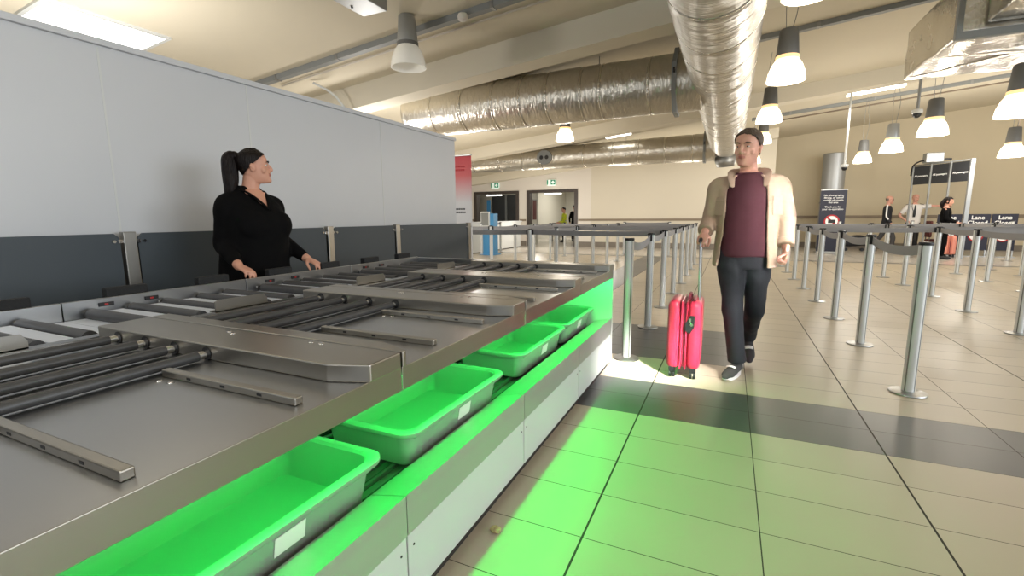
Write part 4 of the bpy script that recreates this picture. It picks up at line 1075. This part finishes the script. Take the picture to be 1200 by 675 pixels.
def hand(mb, wrist, d, palm, side, curl=(.5, .5, .5, .5), L=.185, thumb=.5, spread=.06, grip=None):
    # d: towards the fingers, palm: out of the palm, side: towards the thumb
    d = Vector(d).normalized(); palm = Vector(palm); palm = (palm-d*palm.dot(d)).normalized(); sd = Vector(side); sd = (sd-d*sd.dot(d)-palm*sd.dot(palm)).normalized()
    w = Vector(wrist); k = L/.185
    mb.tube([w-d*.02, w+d*.012*k, w+d*.045*k, w+d*.088*k], [(.026*k, .020*k), (.030*k, .019*k), (.039*k, .0165*k), (.038*k, .0125*k)], 14, sub=3, side=sd, dome=True)
    for i, (o, ln) in enumerate(((.029, .070), (.010, .079), (-.010, .074), (-.028, .058))):
        p = w+d*(.084-.006*abs(i-1))*k+sd*o*k; a = curl[i]*.55; dirv = (d+sd*(o*spread*20)).normalized(); pts = [p-dirv*.018*k, p]; r = [.0098*k, .0096*k]
        ang = a*.75
        for sgm, fr in enumerate((.46, .31, .25)):
            v = dirv*math.cos(ang)+palm*math.sin(ang); p = p+v*ln*fr*k; pts.append(p); r.append((.0088, .0080, .0066)[sgm]*k); ang += curl[i]*1.05
        mb.tube(pts, r, 9, sub=3, side=sd, dome=True)
    p = w+d*.026*k+sd*.026*k+palm*.004; v = (d*.60+sd*.62+palm*.42).normalized(); v2 = (d*(.85-.3*thumb)+sd*(.25-.55*thumb)+palm*(.3+.6*thumb)).normalized()
    mb.tube([p-v*.014*k, p+v*.030*k, p+v*.034*k+v2*.030*k, p+v*.034*k+v2*.054*k], [.0135*k, .0115*k, .0102*k, .0076*k], 10, sub=3, side=sd, dome=True)
def shoe(t, name, heel, toe, up, mats, k=1.0):
    # low trainer: knit upper and white sole as child parts
    heel = Vector(heel); toe = Vector(toe); d = (toe-heel); Ls = d.length; d.normalize(); up = Vector(up); up = (up-d*up.dot(d)).normalized(); sd = d.cross(up)
    def P(f, h): return heel+d*(f*Ls)+up*h
    mb = MB(); mb.tube([P(.05, .052), P(.18, .055), P(.36, .052), P(.58, .042), P(.80, .034), P(.95, .028)], [(.030, .036), (.037, .042), (.038, .040), (.044, .032), (.044, .024), (.028, .016)], 16, sub=4, side=sd, dome=True)
    mb.tube([P(.16, .06), P(.15, .125)], [(.036, .046), (.037, .048)], 14, side=sd, cap=True)
    u = remesh(mb.build(name, mats[0], t), .006, 3)
    mb = MB(); poly = []; n = 24
    for i in range(n):
        a = 2*PI*i/n; f = .5+.53*math.cos(a); wd = (.036+.012*min(1, max(0, f)))*math.sin(a)
        poly.append((f, wd))
    lo = [mb.bm.verts.new(P(f, .0)+sd*w_*.95+up*(.012 if f > .93 else 0)) for f, w_ in poly]; hi = [mb.bm.verts.new(P(f, .026+.012*(1-f))+sd*w_*1.04) for f, w_ in poly]
    mb.cap(lo, True); mb.cap(hi); mb.bridge(lo, hi)
    so = mb.build('sole', mats[1], u, smooth=False)
    mb = MB(); mb.tube([P(.60, .079)-sd*.030, P(.60, .086), P(.60, .079)+sd*.030], [(.017, .004)]*3, 8, sub=3, side=d); mb.build('shoe_strap', mats[2], u)
    return u
def headgear(t, F, h, hair, keep, grow=.012, sx=1.0, amp=.003):
    mb = MB(); head_loft(mb, F, h, grow, sx, tmin=.10, n=56)
    Fi = F.inverted()
    bmesh.ops.subdivide_edges(mb.bm, edges=mb.bm.edges[:], cuts=1, use_grid_fill=True)
    dl = []
    for v in mb.bm.verts:
        q = Fi @ v.co; tt = (q.z+h*.45)/h
        if not keep(q.x, q.y, tt): dl.append(v)
    bmesh.ops.delete(mb.bm, geom=dl, context='VERTS')
    for v in mb.bm.verts:
        v.co += Vector((noise.noise(v.co*90), noise.noise(v.co*90+Vector((3, 0, 0))), noise.noise(v.co*90+Vector((0, 4, 0)))))*amp
    o = mb.build('hair', hair, t, smooth=True)
    md = o.modifiers.new('s', 'SOLIDIFY'); md.thickness = grow*1.1; md.offset = -1
    return o
def eyes(t, F, h, brow, mw=1.0):
    k = h/.235
    for s in (-1, 1):
        mb = MB(); mb.ell(hpt(F, h, s*.031*k, -.0735*k, .535), (.0135, .0125, .0085), 12, 8, F.to_3x3()); e = mb.build('eye', M['eye'], t, smooth=True)
        mb = MB(); mb.ell(hpt(F, h, s*.031*k-.001, -.083*k, .533), (.0062, .0042, .0062), 10, 7, F.to_3x3()); mb.build('iris', M['iris'], e, smooth=True)
        mb = MB(); R = F.to_3x3()
        mb.tube([hpt(F, h, s*.014*k, -.099*k, .615), hpt(F, h, s*.032*k, -.098*k, .640), hpt(F, h, s*.052*k, -.084*k, .618)], [(.0032, .003), (.004, .0035), (.0026, .0025)], 8, sub=4, side=R @ Vector((0, 0, 1)), dome=True)
        mb.build('eyebrow', brow, t, smooth=True)
def paint_face(o, F, h, stub=True, lip=True):
    # skin, stubble and lip areas of the one body mesh
    Fi = F.inverted() @ rootmat(o)
    k = h/.235
    for p in o.data.polygons:
        q = Fi @ p.center; t = (q.z+h*.45)/h
        if not (-.1 < t < 1.05) or abs(q.x) > .1 or abs(q.y) > .14: continue
        if lip and abs(q.x) < .024*k and .205 < t < .285 and q.y < -.088*k: p.material_index = 2
        elif stub and -.04 < t < .34 and q.y < .03 and t < .22+.16*min(1, abs(q.x)/(.06*k))+.06*(abs(q.x) < .03*k) and not (abs(q.x) < .012*k and t > .33): p.material_index = 1
def fold(seed, amp, f=(9, 9, 5)):
    return lambda c: amp*(noise.noise(Vector((c.x*f[0]+seed, c.y*f[1], c.z*f[2])))+.5*noise.noise(Vector((c.x*f[0]*2.3, c.y*f[1]*2.3+seed, c.z*f[2]*2.1))))

# ------------------------------------------------------------------ the traveller with the pink case
rt = (.10, 3.80, 0)
t = thing('person', 'man in open beige jacket, maroon top and dark jeans walking with a pink case', 'person', rt)
OX, OY = rt[0], rt[1]
def W(x, y, z): return (OX+x, OY+y, z)
hh = .248
F = head_frame(Vector(W(-.012, -.035, 1.632)), math.radians(-24), math.radians(4), math.radians(3))
sR, eR, wR = W(-.178, 0, 1.405), W(-.232, .035, 1.145), W(-.262, -.115, 1.055)      # his right arm, holding the grip
sL, eL, wL = W(.198, 0, 1.405), W(.262, .035, 1.135), W(.262, -.065, .955)
hipR, knR, anR = W(-.078, 0, .90), W(-.045, -.10, .50), W(.008, -.035, .105)
hipL, knL, anL = W(.092, .01, .90), W(.105, .07, .50), W(.085, .40, .20)
mb = MB()
mb.loft([(.80, OX+.01, OY, .13, .085, .10), (.92, OX+.01, OY, .165, .105, .115), (1.05, OX+.01, OY, .15, .10, .10), (1.2, OX+.01, OY, .155, .105, .10), (1.33, OX+.01, OY, .172, .11, .105), (1.42, OX+.008, OY, .165, .085, .09), (1.455, OX+.006, OY, .10, .065, .075), (1.485, OX+.004, OY-.005, .064, .060, .066)], n=28)
mb.tube([W(.004, .012, 1.45), W(0, -.002, 1.52), W(-.008, -.016, 1.60)], [(.061, .062), (.056, .060), (.056, .06)], 18, sub=3)
head_loft(mb, F, hh, n=32); face_parts(mb, F, hh)
for a, b, c in ((sR, eR, wR), (sL, eL, wL)):
    mb.tube([a, tuple(Vector(a).lerp(Vector(b), .5)), b, tuple(Vector(b).lerp(Vector(c), .4)), c], [.050, .044, .037, .036, .027], 14, sub=3, dome=True)
for a, b, c in ((hipR, knR, anR), (hipL, knL, anL)):
    mb.tube([a, tuple(Vector(a).lerp(Vector(b), .5)), b, tuple(Vector(b).lerp(Vector(c), .4)), c], [.082, .068, .050, .047, .034], 14, sub=3, dome=True)
# right hand closed over the grip, left hand loosely curled
hand(mb, wR, (-.12, -.72, -.62), (.10, .66, -.75), (1, -.1, 0), curl=(1.35, 1.4, 1.45, 1.5), thumb=.9, L=.18)
hand(mb, wL, (-.05, -.25, -.97), (-.85, -.30, .1), (-.25, -.95, .1), curl=(1.2, 1.25, 1.3, 1.35), thumb=.75, L=.18)
bd = mb.build('body', [M['skin'], M['stubble'], M['lip']], t); remesh(bd, .0042, 2, .4)
paint_face(bd, F, hh)
headgear(t, F, hh, M['hair_b'], lambda x, y, tt: tt > (max(.30, min(.865-.03*abs(x)/.07, .50-4.3*y))+.035*noise.noise(Vector((x*55, y*55, tt*9)))), .0075, 1.0, .003)
eyes(t, F, hh, M['hair_b'])
# maroon top
mb = MB()
mb.loft([(.885, OX+.012, OY-.005, .176, .128, .122), (.95, OX+.012, OY-.005, .174, .130, .122), (1.05, OX+.012, OY-.005, .170, .128, .118), (1.18, OX+.012, OY-.002, .172, .128, .116), (1.32, OX+.01, OY, .182, .126, .116), (1.40, OX+.008, OY, .172, .104, .104), (1.452, OX+.006, OY, .115, .080, .088), (1.478, OX+.004, OY-.004, .080, .072, .078)], n=36)
remesh(mb.build('t_shirt', M['maroon'], t), .008, 4, disp=fold(3.3, .006, (7, 7, 5)))
mb = MB(); mb.tube([tuple(Vector(W(.004, -.004, 1.474))+Vector((.078*math.cos(a), .073*math.sin(a), .006*math.sin(a)))) for a in [2*PI*i/24 for i in range(25)]], .0065, 8); mb.build('neck_band', M['maroon'], t, smooth=True)
# open jacket: shell round the back and both front panels, sleeves, collar, pocket flap
A0, A1 = math.radians(-60), math.radians(240)
mb = MB()
mb.wrap([(.815, OX+.012, OY+.005, .215, .165, .150, math.radians(-48), math.radians(212)), (.92, OX+.012, OY+.004, .210, .165, .146, math.radians(-50), math.radians(216)), (1.08, OX+.012, OY+.002, .200, .158, .140, math.radians(-54), math.radians(221)),
         (1.25, OX+.012, OY, .204, .152, .138, math.radians(-57), math.radians(226)), (1.36, OX+.010, OY, .212, .138, .130, math.radians(-60), math.radians(231)), (1.425, OX+.008, OY, .180, .112, .115, math.radians(-62), math.radians(236)), (1.462, OX+.006, OY, .128, .092, .098, math.radians(-64), math.radians(241))], .020, n=44)
for a, b, c, q in ((sR, eR, wR, .80), (sL, eL, wL, .86)):
    va, vb, vc = Vector(a), Vector(b), Vector(c)
    sx_ = -1 if a is sR else 1
    mb.tube([Vector(W(.01+sx_*.085, 0, 1.418)), Vector(W(.01+sx_*.150, 0, 1.408)), va+Vector((sx_*.012, 0, -.030)), va.lerp(vb, .38), va.lerp(vb, .75), vb, vb.lerp(vc, .45), vb.lerp(vc, q)], [(.040, .060), (.054, .070), (.068, .074), (.069, .073), (.064, .068), (.062, .064), (.058, .060), (.052, .052)], 18, sub=4, dome=False)
jk = remesh(mb.build('jacket', M['jacket'], t), .0085, 4, .5, disp=fold(1.7, .0075, (9, 9, 7)))
for s_, ang in ((-1, 205), (1, -25)):
    mb = MB(); pts = []
    ka = [s_*-58+(-90 if False else 0)]
    base = [W(.006+s_*.108, -.118, 1.392), W(.006+s_*.112, -.078, 1.452), W(.006+s_*.100, .0, 1.486), W(.006+s_*.058, .080, 1.500), W(.006, .094, 1.503)]
    mb.tube(base, [(.028, .007), (.036, .007), (.030, .008), (.026, .008), (.026, .008)], 10, sub=5, side=(s_*.75, -.45, .35), dome=True)
    remesh(mb.build('collar', M['jacket'], jk), .006, 2)
for s_, nm in ((-1, 'pocket'), (1, 'pocket')):
    cxp = .012+s_*.180
    mb = MB(); mb.box(-.05, .05, -.004, .004, -.07, .055, .003); mb.box(-.053, .053, -.008, -.002, .03, .06, .003)
    mb.bm.transform(Matrix.Translation(W(cxp, -.087, 1.25)) @ Matrix.Rotation(s_*.87, 4, 'Z') @ Matrix.Rotation(-.06, 4, 'X')); mb.build(nm, M['jacket'], jk)
for b, c, q in ((eR, wR, .80), (eL, wL, .86)):
    vb, vc = Vector(b), Vector(c); p = vb.lerp(vc, q)
    d = (vc-vb).normalized(); mb = MB(); mb.tube([p-d*.035, p-d*.01, p+d*.012], [(.055, .055), (.056, .056), (.053, .053)], 20, sub=2); remesh(mb.build('cuff', M['jacket'], jk), .006, 2, disp=fold(5, .003, (20, 20, 14)))
# jeans and belt
mb = MB()
mb.loft([(.80, OX+.01, OY, .150, .105, .120), (.90, OX+.01, OY, .172, .116, .120), (.965, OX+.01, OY, .166, .112, .112)], n=30)
for a, b, c, pf in ((hipR, knR, anR, .06), (hipL, knL, anL, .04)):
    va, vb, vc = Vector(a), Vector(b), Vector(c)
    mb.tube([va+Vector((0, 0, .02)), va.lerp(vb, .25), va.lerp(vb, .65), vb, vb.lerp(vc, .35), vb.lerp(vc, .75), vb.lerp(vc, 1.0)], [(.094, .105), (.097, .104), (.080, .086), (.070, .074), (.066, .070), (.062, .064), (.066, .066)], 18, sub=4)
remesh(mb.build('jeans', M['denim'], t), .009, 4, disp=fold(8.1, .007, (8, 8, 9)))
mb = MB(); mb.tube([tuple(Vector(W(.01, 0, .955))+Vector((.168*math.cos(a), .114*math.sin(a), 0))) for a in [2*PI*i/30 for i in range(31)]], [(.005, .016)]*31, 8, side=(1, 0, 0)); mb.build('waist_belt', M['black'], t, smooth=True)
# trainers
shoe(t, 'shoe', W(.028, .02, .004), W(-.068, -.235, .004), (0, 0, 1), (M['shoe'], M['sole'], M['white']))
shoe(t, 'shoe', W(.090, .47, .150), W(.105, .265, .010), (0, -.62, .78), (M['shoe'], M['sole'], M['white']))

# ------------------------------------------------------------------ the woman in black behind the table
rt = (-2.97, 2.21, 0)
t = thing('person', 'woman in a black V-neck top with a long dark ponytail behind the table', 'person', rt, PI/2)
LM = rootmat(t)
hw = .222
def Fl(hc, yaw, pitch, tilt=0): return LM @ head_frame(Vector(hc), yaw, pitch, tilt)
F = Fl((.025, -.02, 1.513), math.radians(55), math.radians(-4), 0)
def put(mb, name, m, parent, vox=None, sm=2, disp=None):
    mb.bm.transform(LM); o = mb.build(name, m, parent)
    if vox: remesh(o, vox, sm, .45, disp)
    return o
sR, eR, wR = (-.150, .02, 1.262), (-.188, .05, 1.01), (-.285, -.215, .888)
sL, eL, wL = (.165, .02, 1.265), (.222, .03, 1.02), (.245, -.215, .888)
mb = MB()
mb.loft([(.0, 0, 0, .10, .10, .10), (.05, 0, 0, .10, .10, .10), (.7, 0, .01, .17, .13, .15), (.9, 0, .01, .19, .15, .16), (1.05, 0, 0, .175, .15, .13), (1.2, 0, 0, .175, .15, .12), (1.30, 0, .01, .16, .10, .10), (1.345, .0, .01, .10, .075, .08), (1.37, .005, .005, .064, .062, .066)], n=28)
mb.tube([(.0, .012, 1.33), (.008, .002, 1.40), (.018, -.008, 1.47)], [.058, .053, .055], 18, sub=3)
for a, b, c in ((sR, eR, wR), (sL, eL, wL)):
    mb.tube([a, tuple(Vector(a).lerp(Vector(b), .5)), b, tuple(Vector(b).lerp(Vector(c), .4)), c], [.055, .052, .042, .039, .028], 14, sub=3, dome=True)
hand(mb, wR, (.05, -.9, -.30), (0, -.3, -.9), (1, 0, 0), curl=(.5, .5, .55, .6), L=.17)
hand(mb, wL, (.05, -.9, -.30), (0, -.3, -.9), (-1, 0, 0), curl=(.5, .5, .55, .6), L=.17)
mb.bm.transform(LM)
head_loft(mb, F, hw, n=32, sx=.95); face_parts(mb, F, hw, .955)
bd = mb.build('body', [M['skin_w'], M['stubble'], M['lip']], t); remesh(bd, .0045, 2, .4); paint_face(bd, F, hw, stub=False)
hr = headgear(t, F, hw, M['hair_d'], lambda x, y, tt: tt > max(.22, min(.90, .56-4.0*y)), .010, .97, .002)
eyes(t, F, hw, M['hair_d'])
def hf(x, y, tt): return tuple(hpt(F, hw, x, y, tt))
mb = MB(); mb.tube([hf(0, .080, .80), hf(0, .108, .84), hf(0, .134, .76), hf(0, .140, .45), hf(0, .148, .05), hf(0, .160, -.35), hf(0, .170, -.75)], [(.022, .024), (.032, .032), (.046, .044), (.054, .050), (.052, .046), (.042, .036), (.012, .012)], 16, sub=5, dome=True)
remesh(mb.build('ponytail', M['hair_d'], t), .007, 2, disp=lambda c: .005*noise.noise(Vector((c.x*60, c.y*60, c.z*9))))
mb = MB(); c = Vector(hf(0, .100, .825)); Rm = F.to_3x3(); mb.tube([c+Rm @ Vector((.026*math.cos(a), 0, .026*math.sin(a))) for a in [2*PI*i/16 for i in range(17)]], .007, 8); mb.build('hair_tie', M['hair_d'], t, smooth=True)
# black top: V neck, long sleeves
mb = MB()
mb.loft([(.60, 0, .02, .215, .17, .18), (.78, 0, .015, .225, .19, .19), (.92, 0, .01, .222, .195, .18), (1.02, 0, 0, .212, .195, .155), (1.14, 0, -.005, .212, .205, .140), (1.22, 0, 0, .205, .175, .130), (1.29, 0, .01, .182, .115, .112), (1.33, 0, .012, .142, .090, .100), (1.365, .0, .016, .098, .058, .086), (1.395, 0, .02, .074, .040, .076)], n=36)
for s_ in (-1, 1): mb.ell((s_*.085, -.125, 1.13), (.112, .085, .105), 18, 12)
for a, b, c in ((sR, eR, wR), (sL, eL, wL)):
    va, vb, vc = Vector(a), Vector(b), Vector(c)
    s_ = math.copysign(1, a[0])
    mb.tube([Vector((s_*.07, .015, 1.305)), Vector((s_*.125, .018, 1.292)), va+Vector((s_*.012, 0, -.01)), va.lerp(vb, .4), va.lerp(vb, .75), vb, vb.lerp(vc, .5), vb.lerp(vc, .92)], [(.045, .066), (.062, .076), (.076, .082), (.076, .082), (.068, .072), (.062, .066), (.050, .052), (.038, .038)], 18, sub=4)
mb.bm.transform(LM); tp = mb.build('top', M['black_knit'], t); remesh(tp, .009, 9, .5, disp=fold(2.2, .006, (7, 7, 8)))
# skin of the open V at the neck
mb = MB(); k = [(-.052, -.066, 1.352), (.0, -.158, 1.245), (.062, -.066, 1.352), (.0, -.052, 1.372)]
v = [mb.bm.verts.new(p) for p in k]; v2 = [mb.bm.verts.new((p[0], p[1]+.03, p[2]-.01)) for p in k]
mb.cap(v); mb.cap(v2, True); mb.bridge(v, v2); mb.bm.transform(LM); mb.build('neckline', M['skin_w'], t)
mb = MB()
for s_ in (-1, 1): mb.tube([(s_*.085, .0, 1.368), (s_*.068, -.055, 1.352), (s_*.036, -.120, 1.300), (0, -.172, 1.235)], [(.012, .006)]*4, 8, sub=4)
mb.bm.transform(LM); mb.build('neck_trim', M['black_knit'], t, smooth=True)

# ------------------------------------------------------------------ people in the distance
def far_person(label, loc, rz, H, skinm, hair, topm, legm, arms, legs, head=(0, 0), hairkeep=None, seated=False, shoe_m=None, short=False, vox=.012):
    t = thing('person', label, 'person', loc, rz); k = H/1.77; LM = rootmat(t)
    def V3(p): return tuple(x*k for x in p)
    dz = -.40 if seated else 0
    F = LM @ head_frame(Vector(V3((0, -.02, 1.632+dz))), head[0], head[1]); h = .238*k
    mb = MB()
    def body(mb, g):
        secs = [(.82, 0, 0, .15, .10, .11), (.92, 0, 0, .165, .11, .115), (1.05, 0, 0, .155, .105, .10), (1.2, 0, 0, .165, .11, .105), (1.33, 0, 0, .178, .112, .108), (1.42, 0, 0, .165, .088, .092), (1.458, 0, 0, .10, .068, .076)]
        if not g: secs.append((1.49, 0, 0, .06, .058, .062))
        mb.loft([((z+dz)*k, x*k, y*k, (a+g)*k, (b+g)*k, (c+g)*k) for z, x, y, a, b, c in secs], n=24)
    body(mb, 0); mb.tube([V3((0, .01, 1.45+dz)), V3((0, -.01, 1.58+dz))], [.058*k, .055*k], 14)
    for s_, (e, wv, hd) in zip((-1, 1), arms):
        sh = (s_*.175, 0, 1.40+dz); e = (e[0], e[1], e[2]+dz); wv = (wv[0], wv[1], wv[2]+dz)
        mb.tube([V3(sh), V3(e), V3(wv)], [.048*k, .038*k, .028*k], 12, sub=4, dome=True)
        hand(mb, V3(wv), hd, (-s_*.8, -.3, -.2) if abs(hd[2]) > .5 else (0, 0, -1), (0, -1, .1) if abs(hd[2]) > .5 else (0, -1, 0), L=.18*k, curl=(.4, .45, .5, .55))
    for kn, an in legs:
        mb.tube([V3((math.copysign(.088, kn[0]), 0, .9+dz)), V3(kn), V3(an)], [.08*k, .052*k, .036*k], 12, sub=4, dome=True)
    mb.bm.transform(LM); head_loft(mb, F, h); face_parts(mb, F, h)
    bd = mb.build('body', [skinm, M['stubble'], M['lip']], t); remesh(bd, .007, 2, .4); paint_face(bd, F, h, stub=False)
    if hair: headgear(t, F, h, hair, hairkeep or (lambda x, y, tt: tt > .84 or (y > -.03 and tt > .58) or (y > .03 and tt > .32)), .009*k, 1, .002)
    eyes(t, F, h, hair or M['hair_grey'])
    mb = MB(); body(mb, .014)
    for s_, (e, wv, hd) in zip((-1, 1), arms):
        sh = (s_*.165, 0, 1.385+dz); s0 = (s_*.09, 0, 1.41+dz); e = (e[0], e[1], e[2]+dz); wv = (wv[0], wv[1], wv[2]+dz)
        if short: mb.tube([V3(s0), V3(sh), tuple(Vector(V3(sh)).lerp(Vector(V3(e)), .8))], [.05*k, .066*k, .066*k], 14, sub=3)
        else: mb.tube([V3(s0), V3(sh), V3(e), tuple(Vector(V3(e)).lerp(Vector(V3(wv)), .93))], [.048*k, .064*k, .052*k, .042*k], 14, sub=4)
    mb.bm.transform(LM); remesh(mb.build('shirt' if short else 'top', topm, t), vox, 3, disp=fold(4, .005, (8, 8, 8)))
    mb = MB(); mb.loft([((z+dz)*k, 0, 0, a*k, b*k, c*k) for z, a, b, c in ((.80, .16, .115, .125), (.9, .175, .12, .125), (.96, .172, .118, .12))], n=22)
    for kn, an in legs:
        a = Vector(V3((math.copysign(.088, kn[0]), 0, .9+dz))); b = Vector(V3(kn)); c = Vector(V3(an)); mb.tube([a, b, b.lerp(c, .5), c], [.098*k, .072*k, .064*k, .060*k], 14, sub=4)
    mb.bm.transform(LM); remesh(mb.build('trousers', legm, t), vox, 3)
    for kn, an in legs:
        a = LM @ Vector(V3(an)); d = LM.to_3x3() @ Vector((0, -1, 0))
        zz = max(0.002, a.z-.095); shoe(t, 'shoe', (a.x-d.x*.05, a.y-d.y*.05, zz), (a.x+d.x*.19, a.y+d.y*.19, .002), (0, 0, 1), (shoe_m or M['black'],)*3)
    return t, F, LM, k, dz
# man with striped sleeve, walking to the right, body turned three-quarters away from the belts
walk = [((-.08, -.20, .50), (-.07, -.22, .10)), ((.08, .10, .50), (.08, .38, .16))]
tp, F, LM, k, dz = far_person('bald man in a dark tracksuit with a white sleeve stripe walking right', (4.55, 18.75, 0), math.radians(72), 1.76, M['skin'], M['hair_grey'], M['dark_cloth'], M['grey_cloth'],
    [((-.24, -.02, 1.12), (-.25, -.14, .90), (0, -.2, -1)), ((.24, .03, 1.12), (.24, -.06, .89), (0, -.2, -1))], walk, head=(.15, .15), hairkeep=lambda x, y, tt: (y > .02 and .34 < tt < .66))
mb = MB()
def onarm(p): return tuple(LM @ Vector(p))
mb.tube([onarm((-.165*k, .0, 1.475*k)), onarm((-.232*k, .0, 1.42*k)), onarm((-.262*k, 0, 1.28*k)), onarm((-.296*k, -.01, 1.12*k)), onarm((-.300*k, -.07, 1.02*k))], [(.022, .010)]*5, 8, sub=5, side=tuple(LM.to_3x3() @ Vector((0, 1, 0)))); mb.build('sleeve_stripe', M['white'], tp, smooth=True)
mb = MB(); R = F.to_3x3()
for s_ in (-1, 1):
    c = Vector(hpt(F, .237, s_*.031, -.104, .53)); mb.tube([c+R @ Vector((.020*math.cos(a), 0, .014*math.sin(a))) for a in [2*PI*i/14 for i in range(15)]], .0022, 6)
    mb.tube([tuple(hpt(F, .237, s_*.052, -.10, .54)), tuple(hpt(F, .237, s_*.078, .0, .54))], .0022, 6)
mb.build('glasses', M['black'], tp)
# uniformed man pointing to the right
tp, F, LM, k, dz = far_person('man in a white shirt with dark tie and shoulder boards, arm stretched right', (5.22, 18.75, 0), math.radians(-6), 1.80, M['skin'], M['hair_grey'], M['shirt'], M['black'],
    [((-.33, .05, 1.14), (-.20, -.10, .98), (.8, -.3, -.4)), ((.44, -.03, 1.40), (.70, -.06, 1.40), (1, -.1, -.02))], [((-.10, -.03, .5), (-.11, 0, .1)), ((.10, -.03, .5), (.11, 0, .1))], head=(.35, .05), short=True, hairkeep=lambda x, y, tt: (y > .03 and .32 < tt < .62))
mb = MB(); mb.tube([tuple(LM @ Vector((0, -.118*k, 1.43*k))), tuple(LM @ Vector((.0, -.136*k, 1.36*k))), tuple(LM @ Vector((-.01, -.140*k, 1.2*k))), tuple(LM @ Vector((-.012, -.135*k, 1.07*k)))], [(.020, .008), (.022, .008), (.036, .008), (.030, .008)], 10, sub=4, side=tuple(LM.to_3x3() @ Vector((1, 0, 0)))); mb.build('tie', M['black'], tp, smooth=True)
for s_ in (-1, 1):
    mb = MB(); mb.box(-.05, .05, -.03, .03, -.006, .006, .003); mb.bm.transform(LM @ Matrix.Translation((s_*.165*k, 0, 1.462*k)) @ Matrix.Rotation(s_*.28, 4, 'Y')); mb.build('shoulder_board', M['black'], tp)
mb = MB(); mb.tube([tuple(LM @ Vector(p)) for p in ((-.07*k, -.05*k, 1.485*k), (-.075*k, -.128*k, 1.36*k), (-.03*k, -.140*k, 1.22*k), (-.01*k, -.145*k, 1.15*k))], [(.008, .003)]*4, 6, sub=4); mb.build('lanyard', M['navy'], tp, smooth=True)
# seated woman in black
sit = [((-.09, -.42, .50), (-.09, -.44, .11)), ((.09, -.42, .50), (.09, -.44, .11))]
def sitfix(L): return [((a[0], a[1], a[2]), b) for a, b in L]
tp, F, LM, k, dz = far_person('dark-haired woman in black beside the salmon suitcase, left of the lane signs', (5.12, 16.0, 0), math.radians(68), 1.62, M['skin_w'], M['hair_d'], M['black_knit'], M['black_knit'],
    [((-.24, -.06, 1.15), (-.16, -.26, 1.04), (.2, -1, -.1)), ((.24, -.06, 1.15), (.16, -.26, 1.04), (-.2, -1, -.1))], [((-.10, -.03, .5), (-.11, 0, .1)), ((.10, -.03, .5), (.11, 0, .1))], head=(0, .2), hairkeep=lambda x, y, tt: tt > .82 or (y > -.03 and tt > .2))
mb = MB(); mb.tube([tuple(hpt(F, .23, 0, .08, .6)), tuple(hpt(F, .23, 0, .10, .2)), tuple(hpt(F, .23, 0, .085, -.15))], [(.07, .04), (.085, .05), (.06, .035)], 14, sub=4, side=tuple(F.to_3x3() @ Vector((1, 0, 0))), dome=True); mb.build('long_hair', M['hair_d'], tp, smooth=True)
# two people in the room beyond
tp, F, LM, k, dz = far_person('person in a yellow high-visibility jacket bending over in the right doorway', (-6.95, 20.9, 0), math.radians(-60), 1.60, M['skin'], M['hair_d'], M['hivis'], M['dark_cloth'],
    [((-.25, -.06, 1.10), (-.2, -.25, 1.0), (0, -1, -.2)), ((.25, -.06, 1.10), (.2, -.25, 1.0), (0, -1, -.2))], [((-.10, -.05, .5), (-.10, 0, .1)), ((.10, -.05, .5), (.10, 0, .1))], head=(0, .3))
for z in (1.08, 1.24):
    mb = MB(); mb.tube([tuple(LM @ Vector((.182*k*math.cos(a), .135*k*math.sin(a)*1.0, z*k))) for a in [2*PI*i/20 for i in range(21)]], [(.004, .022)]*21, 6, side=(1, 0, 0)); mb.build('reflective_band', M['alu'], tp, smooth=True)
far_person('person in dark clothes behind the one in yellow', (-6.72, 21.8, 0), math.radians(20), 1.72, M['skin_w'], M['hair_d'], M['black_knit'], M['dark_cloth'],
    [((-.25, -.02, 1.12), (-.24, -.1, .9), (0, -.2, -1)), ((.25, -.02, 1.12), (.24, -.1, .9), (0, -.2, -1))], [((-.10, -.03, .5), (-.10, 0, .1)), ((.10, -.03, .5), (.10, 0, .1))], head=(.5, .1))
bpy.context.view_layer.update()
